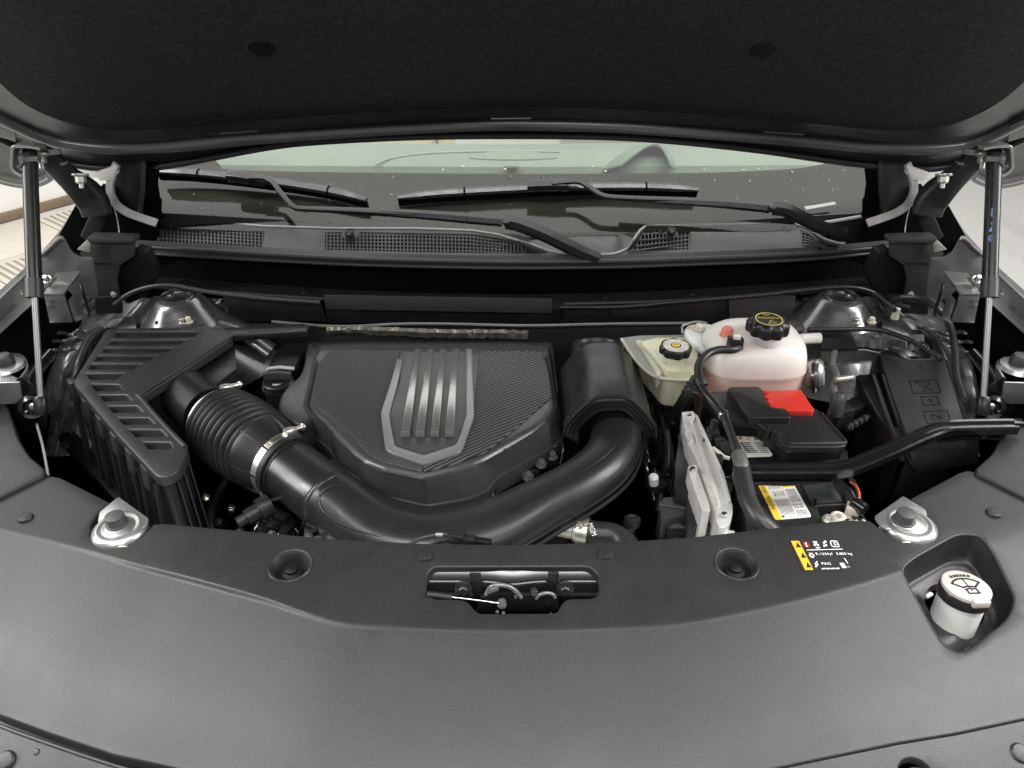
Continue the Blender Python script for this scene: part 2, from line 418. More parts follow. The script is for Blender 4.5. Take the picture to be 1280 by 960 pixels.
def rails(name, rl, m, parent=None, n=40, solid=.003, ang=38, bevel=0):
    """skin between 3D polylines, each resampled to n points"""
    return loft(name, [resamp(r, n) for r in rl], m, parent, closed=False, solid=solid, ang=ang, bevel=bevel)
def sheet(name, outline, holes, f3, step, m, parent=None, lip=.01, fil=.0015, down=(0, 0, -1), ang=32, extra=(), kind=None, liph=None):
    """triangulated panel with holes: outline/holes in 2D, f3 maps (u,v)->3D; edges get a rounded lip"""
    loops = [outline]+list(holes); V = []; E = []
    for lp in loops:
        b = len(V); V += [Vector(p[:2]) for p in lp]; n = len(lp); E += [(b+i, b+(i+1) % n) for i in range(n)]
    for pl in extra:
        b = len(V); V += [Vector(p[:2]) for p in pl]; E += [(b+i, b+i+1) for i in range(len(pl)-1)]
    xs = [p[0] for p in outline]; ys = [p[1] for p in outline]
    sx, sy = step if isinstance(step, tuple) else (step, step)
    x = min(xs)+sx*.5; row = 0
    while x < max(xs):
        y = min(ys)+sy*(.25+.5*(row % 2))
        while y < max(ys):
            if inpoly(x, y, outline) and not any(inpoly(x, y, h) for h in holes):
                if min(pdist(x, y, l) for l in loops) > min(sx, sy)*.35: V.append(Vector((x, y)))
            y += sy
        x += sx; row += 1
    r = delaunay_2d_cdt(V, E, [], 0, 1e-7)
    ov, of = r[0], r[2]
    keep = []
    for f in of:
        cx = sum(ov[i][0] for i in f)/len(f); cy = sum(ov[i][1] for i in f)/len(f)
        if inpoly(cx, cy, outline) and not any(inpoly(cx, cy, h) for h in holes): keep.append(tuple(f))
    bm = bmesh.new(); bv = [bm.verts.new(f3(p[0], p[1])) for p in ov]
    for f in keep:
        try: bm.faces.new([bv[i] for i in f])
        except ValueError: pass
    for v in [v for v in bm.verts if not v.link_faces]: bm.verts.remove(v)
    bmesh.ops.recalc_face_normals(bm, faces=bm.faces)
    dn = Vector(down)
    if lip:
        be = [e for e in bm.edges if len(e.link_faces) == 1]
        nrm = {}
        for e in be:
            a, b = e.verts; f = e.link_faces[0]; c = f.calc_center_median(); d = (b.co-a.co)
            q = d.cross(dn); 
            if q.length < 1e-9: continue
            q.normalize()
            if q.dot(c-a.co) > 0: q = -q
            for v in (a, b): nrm[v] = nrm.get(v, Vector((0, 0, 0)))+q
        for v in nrm: 
            if nrm[v].length > 1e-9: nrm[v].normalize()
        rings = [{v: v for v in nrm}]
        for fo, fd in ((fil*.4, fil*.12), (fil*.8, fil*.5), (fil, fil*1.1), (fil, lip)):
            rings.append({v: bm.verts.new(v.co+nrm[v]*fo+dn*fd) for v in nrm})
        for e in be:
            a, b = e.verts
            if a not in nrm or b not in nrm: continue
            for p, q in zip(rings, rings[1:]):
                bm.faces.new((p[a], p[b], q[b], q[a]))
    return fin(name, bm, m, parent, ang, kind=kind)
def text(name, s, o, ux, uy, size, m, parent=None, align='CENTER', lift=.0004, shear=0):
    """flat lettering; ux = reading direction, uy = up of the letters (3D)"""
    cu = bpy.data.curves.new(name, 'FONT'); cu.body = s; cu.size = 1; cu.align_x = align; cu.align_y = 'CENTER'; cu.resolution_u = 2; cu.shear = shear
    ob = bpy.data.objects.new(name, cu); COL.objects.link(ob)
    dg = bpy.context.evaluated_depsgraph_get(); dg.update()
    me = bpy.data.meshes.new_from_object(ob.evaluated_get(dg)); bpy.data.objects.remove(ob)
    ux = Vector(ux); uy = Vector(uy); nz = ux.cross(uy).normalized(); o = Vector(o)
    vs = [o + ux*(v.co.x*size) + uy*(v.co.y*size) + nz*lift for v in me.vertices]; fs = [tuple(p.vertices) for p in me.polygons]
    bpy.data.meshes.remove(me)
    return mk(name, vs, fs, m, parent, flat=True)
def flat(name, pts, m, parent=None, kind=None): return mk(name, pts, [tuple(range(len(pts)))], m, parent, flat=True, kind=kind)
def hexbolt(name, o, axis, r, h, m, parent=None, washer=True):
    prof = []
    if washer: prof += [(r*1.5, 0), (r*1.5, h*.22), (r*1.05, h*.25)]
    else: prof += [(r, 0)]
    b = lathe('washer' if washer else name, o, axis, [(r*1.55, 0), (r*1.6, h*.1), (r*1.5, h*.25), (0, h*.25)], m, parent, n=20) if washer else None
    u, v, a = frame(axis); o = Vector(o)+a*(h*.22 if washer else 0)
    vs = []; 
    for rr, hh in ((r, 0), (r, h*.62), (r*.82, h*.78)):
        vs += [o+u*(rr*math.cos(math.pi*i/3))+v*(rr*math.sin(math.pi*i/3))+a*hh for i in range(6)]
    fs = [(k*6+i, k*6+(i+1) % 6, (k+1)*6+(i+1) % 6, (k+1)*6+i) for k in range(2) for i in range(6)]+[tuple(range(12, 18))]
    return mk(name, vs, fs, m, parent, ang=20)
def clone(root, delta=None, mirror=False, **props):
    """copy of a thing with its parts and sub-parts"""
    def cp(o, par):
        c = o.copy(); COL.objects.link(c); c.parent = par
        for ch in [x for x in bpy.data.objects if x.parent == o]: cp(ch, c)
        return c
    r = cp(root, None)
    for k, v in props.items(): r[k] = v
    if mirror: r.location.x = -r.location.x; r.scale.x = -1
    if delta is not None: r.location = r.location+Vector(delta)
    return r

# ================================================================== the setting
FZ = -0.95
fl = mk('floor', [(-9, -3, FZ), (9, -3, FZ), (9, 14, FZ), (-9, 14, FZ)], [(0, 1, 2, 3)], M['floor']); fl['kind'] = 'structure'
# left: white wall with a brown skirting board
a = PZ(-60, 295, FZ+.004); b = PZ(110, 248, FZ+.004)
d = (b-a).normalized(); a2 = a-d*3; b2 = b+d*5
nrm = Vector((d.y, -d.x, 0)); 
if nrm.dot(EYE-a) < 0: nrm = -nrm
wl = prism3('wall', [a2+Vector((0, 0, 2.2)), b2+Vector((0, 0, 2.2)), b2, a2], -nrm*.1, M['wall'], bevel=0); wl['kind'] = 'structure'
sk = prism3('skirting_board', [a2+nrm*.02+Vector((0, 0, .055)), b2+nrm*.02+Vector((0, 0, .055)), b2+nrm*.02, a2+nrm*.02], -nrm*.019, M['skirting'], bevel=.004)
tag(sk, 'brown skirting board along the foot of the white wall', 'skirting board')
# floor mats of slotted tiles left of the car
tm = thing('floor_mat', 'beige slotted tile mat lying on the floor left of the car', 'mat', (-2.0, 3.6, FZ))
dd = Vector((d.x, d.y, 0)); ee = -Vector((-d.y, d.x, 0))
if ee.dot(EYE-a) < 0: ee = -ee
ts = .50
for i in range(-1, 5):
    for j in range(0, 4):
        o = a + dd*(i*ts-.6) + ee*(j*ts+.10)
        q = [o, o+dd*(ts-.006), o+dd*(ts-.006)+ee*(ts-.006), o+ee*(ts-.006)]
        q = [Vector((p.x, p.y, FZ+.014)) for p in q]
        t = prism3('tile', q, (0, 0, -.010), M['tile'], tm, bevel=.002)
        if (i+j) % 2 == 0:
            vs = []; fs = []
            for k in range(12):
                s0 = o+dd*(.03+k*(ts-.06)/12)+ee*.05; s1 = s0+ee*(ts-.10); wv = dd*.016
                n0 = len(vs); vs += [Vector((p.x, p.y, FZ+.0152)) for p in (s0, s0+wv, s1+wv, s1)]; fs.append((n0, n0+1, n0+2, n0+3))
            mk('slot', vs, fs, M['tileslot'], t, flat=True, kind='stuff')

# ================================================================== black pan added under the bay to block light from the floor
pan = mk('bay_light_block', [(-1.0, .50, -.42), (1.0, .50, -.42), (1.0, 1.45, -.42), (-1.0, 1.45, -.42)], [(0, 1, 2, 3)], M['void'], solid=.01); pan['kind'] = 'structure'

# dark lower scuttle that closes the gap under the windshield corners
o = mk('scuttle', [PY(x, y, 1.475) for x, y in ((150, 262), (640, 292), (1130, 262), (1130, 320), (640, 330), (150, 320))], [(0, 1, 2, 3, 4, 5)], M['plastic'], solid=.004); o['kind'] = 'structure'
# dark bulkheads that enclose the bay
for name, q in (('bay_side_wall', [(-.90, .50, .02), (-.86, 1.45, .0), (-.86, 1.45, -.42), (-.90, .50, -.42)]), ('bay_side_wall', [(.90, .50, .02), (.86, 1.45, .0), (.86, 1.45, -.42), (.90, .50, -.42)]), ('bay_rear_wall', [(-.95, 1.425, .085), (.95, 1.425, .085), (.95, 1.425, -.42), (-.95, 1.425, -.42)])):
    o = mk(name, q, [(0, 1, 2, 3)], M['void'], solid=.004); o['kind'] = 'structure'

# ================================================================== hood
HO = Vector((0, 1.37, .70-1.37*math.tan(math.radians(15.0)))); HA = math.radians(41)
HN = Vector((0, -math.sin(HA), -math.cos(HA)))          # underside normal, towards camera and ground
HP = Plane(HO, HN, up=(0, math.cos(HA), -math.sin(HA)))  # v grows towards the hinge
hood = thing('hood', 'raised engine hood with black felt liner seen from below', 'hood', HO)
def hpx(pts, w=0): return HP.uvs(pts, w)
# inner panel (painted)
rear = [(-90, 120), (0, 172), (60, 196), (110, 207), (160, 209), (215, 205), (330, 183), (400, 175), (520, 169), (640, 167.5), (760, 169), (850, 175), (950, 186), (1010, 195), (1065, 203), (1120, 208), (1170, 209), (1215, 198), (1280, 172), (1370, 120)]
ru = hpx(cat(rear, 4))
front = [(.86, -1.02), (.5, -1.10), (0, -1.13), (-.5, -1.10), (-.86, -1.02)]
ol = ru + [(-p[0], p[1]) if HP.u.x < 0 else p for p in front]
if ru[0][0] > ru[-1][0]: ol = ru + [(-x, y) for x, y in front]
else: ol = ru + front
sheet('inner_panel', ol, [], lambda u, v: HP.p3(u, v, 0), .06, M['paint'], hood, lip=.012, fil=.004, down=-HN)
# rounded hem along the rear edge
hem = [HP.p3(u, v-.004, .004) for u, v in resamp(ru, 90)]
sweep('hem', hem, circ(.007, 10), M['paint'], hood)
# ridge pressed into the frame just behind the liner
rg = cat([(-60, 118), (0, 146), (60, 172), (110, 181), (160, 183.5), (220, 180), (300, 172.5), (450, 161), (560, 155), (640, 153), (760, 155.5), (860, 162), (1000, 173), (1080, 181), (1130, 184), (1185, 182), (1225, 174), (1280, 148), (1340, 118)], 5)
rp = [HP.p3(u, v, .004) for u, v in resamp(hpx(rg), 120)]
sweep('frame_ridge', rp, [(p[0], p[1]*.8) for p in circ(.012, 14)], M['ridge'], hood, up=HN)
# felt liner: puffy sheet
lo = [(-140, -60), (-60, 40), (-20, 95), (25, 138), (70, 160), (120, 172), (170, 174), (230, 170), (300, 163.5), (450, 152), (560, 147), (640, 145), (760, 147.5), (860, 153), (1000, 164), (1080, 172), (1120, 174), (1170, 171), (1210, 160), (1255, 136), (1300, 95), (1345, 40), (1420, -60)]
lu = hpx(cat(lo, 4), .02)
lf = [(.80, -.95), (.5, -1.04), (0, -1.06), (-.5, -1.04), (-.80, -.95)]
lu2 = lu + (lf if lu[0][0] < lu[-1][0] else [(-x, y) for x, y in lf])
def fz(u, v):
    e = pdist(u, v, lu2); k = sstep(e/.05)
    side = sstep((abs(u)-.60)/.16)      # sculpted well towards the corners
    arch = .006*math.sin(u*9)*math.cos(v*7)
    return HP.p3(u, v, .004+.018*k-.016*side*k+arch*k)
sheet('felt_liner', lu2, [], fz, .03, M['felt'], hood, lip=.008, fil=.004, down=-HN)
for (x, y) in ((326, 58), (954, 60)):
    u, v = HP.hit(x, y, .02)
    c = lathe('push_clip', HP.p3(u, v, .019), HN, [(.020, 0), (.020, .003), (.017, .005), (.013, .0045), (.009, .006), (0, .0065)], M['dull'], hood, n=24)
for (x0, y0, x1, y1) in ((275, 167, 322, 164), (614, 148.5, 664, 148), (955, 165, 1005, 168)):
    p = HP.p3(*HP.hit(x0, y0, .018), .018); q = HP.p3(*HP.hit(x1, y1, .018), .018)
    tube('liner_tab', [p, (p+q)/2, q], .0018, M['trimgrey'], hood, n=8, smooth=2)
# outer corners of the hood skin hanging behind the liner frame
for s in (1, -1):
    pts = [(-60, 150), (0, 172), (34, 178), (62, 192), (68, 212), (60, 226), (40, 233), (18, 232), (-10, 224), (-70, 200)]
    if s < 0: pts = [(1280-x, y) for x, y in pts]
    uv = hpx(cat(pts, 4, True), -.03)
    sheet('skin_corner', uv, [], lambda u, v: HP.p3(u, v, -.026), .03, M['plastic'], hood, lip=.02, fil=.008, down=-HN)
    ed = [(-70, 196), (-10, 220), (18, 228), (40, 229), (58, 222)]
    if s < 0: ed = [(1280-x, y) for x, y in ed]
    sweep('skin_edge', [HP.p3(*HP.hit(x, y, -.02), -.018) for x, y in cat(ed, 4)], circ(.003, 8), M['greypaint'], hood)
    # pale bare patch of the frame by the strut
    pp = [(-40, 128), (0, 150), (18, 158), (20, 178), (0, 172), (-40, 150)]
    if s < 0: pp = [(1280-x, y) for x, y in pp]
    prismp('frame_patch', HP, pp, .010, .006, M['trimgrey'], hood, bevel=.001)

# ================================================================== hood hinges, struts
def hinge(s, label):
    f = (lambda x: x) if s > 0 else (lambda x: 1280-x)
    t = thing('hinge_arm', label, 'hinge', PZ(f(118), 300, .10), 'hood hinges')
    P = [PY(f(30), 190, 1.24), PY(f(58), 197, 1.27), PY(f(82), 218, 1.30), PY(f(103), 240, 1.33), PY(f(115), 254, 1.34), PY(f(121), 268, 1.34)]
    sweep('arm', cat(P, 4), rrect(.021, .010, .005), M['paint'], t, up=(0, -1, .3), scale=[.8+.35*min(1, i/14) for i in range(21)])
    P2 = [PY(f(92), 222, 1.335), PY(f(118), 240, 1.35), PY(f(128), 262, 1.36), PY(f(120), 282, 1.36), PY(f(112), 300, 1.36)]
    sweep('lower_link', cat(P2, 4), rrect(.016, .007, .004), M['dull'], t, up=(0, -1, .3))
    for (x, y) in ((50, 191), (100, 217)):
        c = PY(f(x), y, 1.232 if x < 70 else 1.285)
        hexbolt('nut', c, (0, -.35, -1), .0085, .016, M['zinc'], t)
        lathe('stud', c-Vector((0, -.35, -1))*-.0 + Vector((0, -.35, -1)).normalized()*.012, (0, -.35, -1), [(.004, 0), (.004, .012), (0, .012)], M['zinc'], t, n=10)
    q = [PY(f(60), 188, 1.25), PY(f(74), 187, 1.25), PY(f(76), 193, 1.25), PY(f(62), 194, 1.25)]
    prism3('tab', q, (0, .006, 0), M['metallic'], t, bevel=.0008)
    q = [PY(f(74), 203, 1.27), PY(f(84), 202, 1.27), PY(f(83), 206, 1.27), PY(f(75), 207, 1.27)]
    prism3('tab', q, (0, .006, 0), M['metallic'], t, bevel=.0008)
    return t
hinge(1, 'dark painted hood hinge arm with two nuts, left side of the bay')
hinge(-1, 'dark painted hood hinge arm with two nuts, right side of the bay')
def strut(s, label):
    f = (lambda x: x) if s > 0 else (lambda x: 1280-x)
    top = PY(f(37), 199, 1.20); mid = PY(f(43.5), 372, 1.08); bot = PY(f(51), 502, 1.0)
    ax = (mid-top).normalized()
    t = thing('gas_strut', label, 'gas strut', bot, 'gas struts holding the hood')
    tube('cylinder', [top, top.lerp(mid, .5), mid.lerp(top, .14)], .0112, M['satin'], t, n=24, smooth=1)
    m0 = mid.lerp(top, .14)
    tube('sleeve', [m0, mid], .0128, M['trimgrey'], t, n=24, smooth=1)
    tube('rod', [mid, bot], .0046, M['rod'], t, n=24, smooth=1)
    e = lathe('end_socket', top-ax*.006, -ax, [(.011, -.02), (.0115, 0), (.010, .012), (.006, .018), (0, .019)], M['satin'], t, n=20)
    lathe('end_socket', bot-ax*.006, ax, [(.009, -.002), (.0105, .001), (.0105, .022), (.007, .028), (0, .028)], M['plastic'], t, n=20)
    # bright wire bracket round the upper end
    y = 1.19
    W = [PY(f(54), 184, y), PY(f(40), 181.5, y), PY(f(24), 181, y), PY(f(19.5), 184, y), PY(f(18.5), 200, y), PY(f(19), 209, y), PY(f(27), 216, y), PY(f(33), 217, y)]
    sweep('bracket', cat(W, 4), rrect(.0022, .010, .001), M['silver'], t, up=(0, 1, 0))
    lathe('ball_stud', PY(f(25), 198.5, y), (s, 0, 0), [(.006, 0), (.009, .003), (.009, .008), (.005, .01), (.005, .03), (0, .03)], M['metallic'], t, n=16)
    return t, top, mid, ax
tL, *_ = strut(1, 'black gas strut with bare rod by the air filter box')
tR, tp, md, ax = strut(-1, 'black gas strut with blue print beside the big fuse box')
def on_strut(k): 
    p = tp.lerp(md, k); return p + (EYE-p).normalized()*.0115
uy = -ax; ux = Vector((1, 0, 0)); ux = (ux-uy*ux.dot(uy)).normalized()
c = on_strut(.38); flat('print_arrow', [c+ux*-.0015+uy*.006, c+ux*.0015+uy*.006, c+ux*.0015-uy*.006, c-ux*.0015-uy*.006], M['blue'], tR)
flat('print_arrow', [c+ux*-.0035-uy*.004, c+ux*.0035-uy*.004, c-uy*.009], M['blue'], tR)
c = on_strut(.51); flat('print_triangle', [c+uy*.006, c+ux*.0045-uy*.003, c-ux*.0045-uy*.003], M['blue'], tR)
text('print_mark', '@', on_strut(.57), ux, uy, .012, M['blue'], tR)
text('print_mark', 'o', on_strut(.46), ux, uy, .010, M['blue'], tR)

# ================================================================== windshield
GB = Vector((0, 1.4375, .125)); GA = math.radians(27)
GP = Plane(GB, (0, -math.sin(GA), math.cos(GA)), up=(0, 1, 0))
ws = thing('windshield', 'wet windshield glass with wide dark border above the cowl', 'windshield', GB)
go = GP.uvs([(170, 276), (300, 285), (640, 297), (960, 286), (1100, 272), (1112, 200), (1122, 60), (160, 60), (172, 200)])
sheet('glass', go, [], lambda u, v: GP.p3(u, v, -.10*u*u*.3), .08, M['glass'], ws, lip=0)
clear = GP.uvs(cat([(262, 188), (272, 199), (290, 206), (430, 212), (640, 215.5), (850, 213), (950, 208), (1011, 202), (1060, 190)], 3)) + GP.uvs([(1062, 90), (258, 90)])
go2 = GP.uvs([(171, 275), (300, 284), (640, 296), (960, 285), (1099, 271), (1110, 200), (1120, 62), (162, 62), (173, 200)])
sheet('border', go2, [clear], lambda u, v: GP.p3(u, v, -.004-.10*u*u*.3), .08, M['frit'], ws, lip=0)
# drops
vs = []; fs = []
for k in range(300):
    x = random.uniform(210, 1070); y = random.uniform(205, 300)
    if k % 3 == 0: x = random.uniform(840, 1060)
    u, v = GP.hit(x, y); r = random.choice([.0012, .0016, .0022, .003])*random.uniform(.8, 1.2)
    c = GP.p3(u, v, -.03*u*u); n0 = len(vs)
    vs.append(c+GP.n*r*.7)
    for ringk, (rr, hh) in enumerate(((.7, .5), (1, 0))):
        vs += [c+GP.u*(r*rr*math.cos(t*math.pi/3))+GP.v*(r*rr*math.sin(t*math.pi/3))+GP.n*r*.7*hh for t in range(6)]
    for t in range(6):
        tt = (t+1) % 6; fs += [(n0, n0+1+t, n0+1+tt), (n0+1+t, n0+7+t, n0+7+tt, n0+1+tt)]
dr = mk('water_drops', vs, fs, M['drop'], kind='stuff'); tag(dr, 'scattered water drops on the windshield', 'water drops')
# inspection sticker on the glass
st_ = flat('sticker', [GP.p3(*GP.hit(x, y), .002) for x, y in ((1005, 259), (1043, 253), (1045, 256), (1007, 263))], M['trimlight'], ws)

tube('edge_strip', [PY(x, y, 1.462) for x, y in ((1018, 280), (1050, 275), (1090, 268))], .0035, M['trimlight'], ws, n=8)
# interior seen through the glass
dsh = thing('dashboard', 'pale green looking dashboard top seen through the windshield', 'dashboard', (0, 1.8, .12))
rails('top_pad', [[PZ(x, y, z) for x, y in ((60, yy), (640, yy+4), (1220, yy))] for yy, z in ((222, .10), (205, .13), (196, .135), (186, .135), (182, .13), (176, .115))], M['dash'], dsh, n=30)
arc = cat([(470, 206), (485, 199), (520, 193), (570, 190), (640, 189), (700, 190)], 5)
tube('seam', [PZ(x, y, .137) for x, y in arc], .0025, M['trimlight'], dsh, n=8, smooth=1)
g = [PZ(x, y, .138) for x, y in cat([(588, 197), (600, 191), (640, 188.5), (680, 191), (694, 197), (640, 199)], 4, True)]
prism3('speaker_grille', g, (0, 0, -.004), M['dash'], dsh, bevel=.001)
prismz('sensor', [(630, 203), (648, 203), (648, 207.5), (630, 207.5)], .140, .006, M['dash'], dsh)
bn = [(752, 212), (770, 196), (795, 181), (812, 178), (826, 184), (836, 198), (842, 212)]
loft('binnacle', [[PZ(x, y, .13) for x, y in cat(bn, 4)], [PZ(x+4, y-2, .165) for x, y in cat(bn, 4)], [PZ(x+8, y-7, .17) for x, y in cat([(770, 212), (785, 200), (800, 190), (812, 187), (820, 192), (826, 202), (830, 212)], 4)]], M['dash'], dsh, closed=False, solid=.004)
pz = [PY(x, y, 2.35) for x, y in ((395, 190), (395, 150), (572, 150), (566, 190))]
pn = prism3('seat_back', pz, (0, .06, 0), M['beige'], bevel=.008); tag(pn, 'beige seat back glimpsed through the left of the windshield', 'seat')
for x in (442, 546): 
    p = PY(x, 190, 2.345); q = PY(x, 150, 2.345); tube('seam', [p, q], .003, M['trimgrey'], pn, n=6, smooth=1)
pz = [PY(x, y, 2.5) for x, y in ((700, 187), (700, 140), (1180, 140), (1180, 187))]
bk = prism3('seat_back', pz, (0, .06, 0), M['dash'], bevel=.01); tag(bk, 'grey green seat back behind the instrument binnacle', 'seat')
pz = [PY(x, y, 2.45) for x, y in ((30, 190), (30, 140), (398, 140), (398, 190))]
bk = prism3('seat_back', pz, (0, .06, 0), M['dash'], bevel=.01); tag(bk, 'grey green seat back at the far left behind the glass', 'seat')

# ================================================================== wipers
def gp(x, y, w): return GP.p3(*GP.hit(x, y, w), w)
def blade(t, pts, sc):
    P = [gp(x, y, .022) for x, y in pts]
    P = cat(P, 6); n = len(P)
    sec = [(-.012, -.004), (.004, -.006), (.011, 0), (.009, .006), (.002, .009), (-.006, .006)]
    scl = [min(1, .55+.45*min(i, n-1-i)/4) for i in range(n)]
    sweep('blade_spoiler', P, sec, M['wiper'], t, up=GP.n, scale=scl)
    sweep('rubber_edge', [p-GP.n*.014 for p in P], rrect(.003, .009, .001), M['void'], t, up=GP.n)
    for i in (n//4, 3*n//4):
        sweep('joint', [P[i]-(P[i+1]-P[i]).normalized()*.002, P[i]+(P[i+1]-P[i]).normalized()*.002], [(a*1.06, b*1.08) for a, b in sec], M['void'], t, up=GP.n)
    return P
w1 = thing('wiper', 'left windshield wiper with long arm crossing the mesh grille', 'wiper', gp(700, 312, .02), 'windshield wipers')
blade(w1, [(196, 214), (240, 216), (300, 222), (360, 230), (420, 240), (458, 250)], 1)
sweep('blade_clip', cat([gp(286, 219.5, .034), gp(300, 221, .036), gp(330, 226, .034)], 3), rrect(.010, .009, .003), M['wiper'], w1, up=GP.n)
sweep('arm_hook', cat([gp(312, 222, .044), gp(336, 224, .046), gp(350, 240, .046), gp(366, 258, .044), (gp(380, 261, .042)), gp(430, 263, .04), gp(520, 268, .04)], 4), rrect(.005, .0035, .0015), M['wiper'], w1, up=GP.n)
sweep('arm', cat([gp(390, 261, .036), gp(480, 265, .038), gp(560, 270, .04), (gp(628, 276, .04))], 4), [(-.010, -.006), (.010, -.006), (.011, .002), (.004, .008), (-.006, .007)], M['wiper'], w1, up=GP.n, scale=[.55+.45*min(1, i/9) for i in range(13)])
sweep('arm_head', cat([gp(634, 276.5, .042), gp(652, 281, .044), gp(680, 292, .042), gp(705, 304, .034), gp(730, 316, .024), gp(748, 323, .016)], 4), [(-.013, -.008), (.013, -.008), (.014, .002), (.007, .010), (-.007, .010), (-.014, .002)], M['wiper'], w1, up=GP.n)
lathe('hinge_pin', gp(633, 277, .05), GP.n, [(.007, -.006), (.007, .003), (0, .004)], M['wiper'], w1, n=14)
w2 = thing('wiper', 'right windshield wiper whose blade lies level in mid glass', 'wiper', gp(1050, 296, .02), 'windshield wipers')
blade(w2, [(497, 247), (545, 242), (620, 237.5), (700, 234), (780, 233), (830, 234), (873, 237)], 1)
sweep('blade_clip', cat([gp(660, 232, .034), gp(685, 231, .037), (gp(710, 231, .036))], 3), rrect(.011, .009, .003), M['wiper'], w2, up=GP.n)
sweep('arm_hook', cat([gp(690, 229, .046), gp(722, 227, .048), gp(738, 235, .047), gp(755, 245, .045), gp(790, 248, .043), gp(860, 250, .04)], 4), rrect(.005, .0035, .0015), M['wiper'], w2, up=GP.n)
sweep('arm', cat([gp(780, 248, .038), gp(850, 251, .039), gp(910, 254, .04), gp(962, 259, .04)], 4), [(-.010, -.006), (.010, -.006), (.011, .002), (.004, .008), (-.006, .007)], M['wiper'], w2, up=GP.n, scale=[.55+.45*min(1, i/9) for i in range(13)])
sweep('arm_head', cat([gp(967, 259.5, .042), gp(985, 263, .043), gp(1005, 273, .04), gp(1025, 283, .034), gp(1045, 289, .03), gp(1056, 292, .024)], 4), [(-.012, -.008), (.012, -.008), (.013, .002), (.007, .010), (-.007, .010), (-.013, .002)], M['wiper'], w2, up=GP.n)
lathe('hinge_pin', gp(966, 260, .05), GP.n, [(.007, -.006), (.007, .003), (0, .004)], M['wiper'], w2, n=14)

# ================================================================== cowl: mesh panel, seal beam, walls
TOPR = [(150, 258), (195, 272), (260, 277), (330, 283), (420, 286), (520, 286), (590, 288.5), (625, 294), (660, 304.5), (690, 315.5), (720, 318.5), (765, 318.5), (783, 312.5), (804, 282.5), (900, 281), (965, 279.5), (990, 279), (1010, 286), (1030, 299), (1050, 305), (1095, 302), (1130, 296)]
BOTR = [(150, 299), (195, 304), (400, 316), (520, 319.5), (640, 321), (760, 320), (850, 317), (1000, 311), (1110, 304), (1130, 302)]
ZT, ZB = .128, .105
def cowl3(u, v):   # u = px, v = 0 bottom .. 1 top
    yb = interp(BOTR, u)+1; yt = interp(TOPR, u)
    b_ = PZ(u, yb, ZB); t_ = PZ(u, yt, ZT-.02*sstep((300-yt)/-8))
    return b_.lerp(t_, v)
cw = thing('cowl_grille', 'grey cowl panel with square mesh air inlets below the windshield', 'cowl panel', (0, 1.40, .10))
def cv(pts):
    out = []
    for x, y in pts:
        yb = interp(BOTR, x)+1; yt = interp(TOPR, x); out.append((x/1000, (yb-y)/(yb-yt)*.04))
    return out
f3 = lambda u, v: cowl3(u*1000, v/.04)
G = [[(205, 279), (251, 281), (252, 283), (331, 289), (329, 309), (197, 302)],
     [(406, 290), (427, 290), (429, 297), (447, 297), (449, 290), (592, 292.5), (640, 300), (686, 316), (640, 317), (520, 315.5), (406, 312.5)],
     [(790, 314), (806, 287), (830, 287), (832, 294), (846, 294), (848, 286), (863, 286), (863, 312)],
     [(1000, 287), (1010, 291), (1022, 300), (1032, 306), (1003, 307)]]
ou = [(152, .0), (300, .0), (500, 0), (640, 0), (760, 0), (900, 0), (1040, 0), (1092, 0)]
outl = [(x/1000, .0004) for x in range(196, 1052, 12)] + [(x/1000, .0396) for x in range(1048, 192, -8)]
sheet('panel', outl, [cv(g) for g in G], f3, (.02, .010), M['trimgrey'], cw, lip=.006, fil=.0008)
for gi, g in enumerate(G):
    vs = []; fs = []
    q = cv(g); us = [p[0] for p in q]; 
    def bar(p, q_, wv, dn=.003):
        p = Vector(p)-Vector((0, 0, .0012)); q_ = Vector(q_)-Vector((0, 0, .0012)); n0 = len(vs)
        vs.extend([p-wv, p+wv, q_+wv, q_-wv, p-wv-Vector((0, 0, dn)), p+wv-Vector((0, 0, dn)), q_+wv-Vector((0, 0, dn)), q_-wv-Vector((0, 0, dn))])
        fs.extend([(n0, n0+1, n0+2, n0+3), (n0, n0+4, n0+5, n0+1), (n0+2, n0+6, n0+7, n0+3), (n0+1, n0+5, n0+6, n0+2), (n0+3, n0+7, n0+4, n0)])
    stepu = .0046; x = min(us)+stepu*.5
    def spans(fixed, horiz):
        hits = []
        for (ax_, ay_), (bx_, by_) in zip(q, q[1:]+q[:1]):
            if horiz:
                if (ay_ > fixed) != (by_ > fixed): hits.append(ax_+(bx_-ax_)*(fixed-ay_)/(by_-ay_))
            else:
                if (ax_ > fixed) != (bx_ > fixed): hits.append(ay_+(by_-ay_)*(fixed-ax_)/(bx_-ax_))
        hits.sort(); return list(zip(hits[::2], hits[1::2]))
    while x < max(us):
        for a_, b_ in spans(x, False): bar(f3(x, a_), f3(x, b_), Vector((.0012, 0, 0)))
        x += stepu
    v = .0048
    while v < .0396:
        for a_, b_ in spans(v, True):
            k = max(1, int((b_-a_)/.04))
            for i in range(k): bar(f3(a_+(b_-a_)*i/k, v), f3(a_+(b_-a_)*(i+1)/k, v), Vector((0, .0014, .0003)))
        v += .0054
    mk('mesh_inlet', vs, fs, M['trimgrey'], cw, flat=True, kind='stuff')
xs_l = list(range(596, 810, 6))
rails('lower_edge', [[cowl3(x, 1)+Vector((0, .002, -.003)) for x in xs_l], [GP.p3(*GP.hit(x, 288), -.006) for x in xs_l]], M['frit2'], ws, n=40, solid=.002)
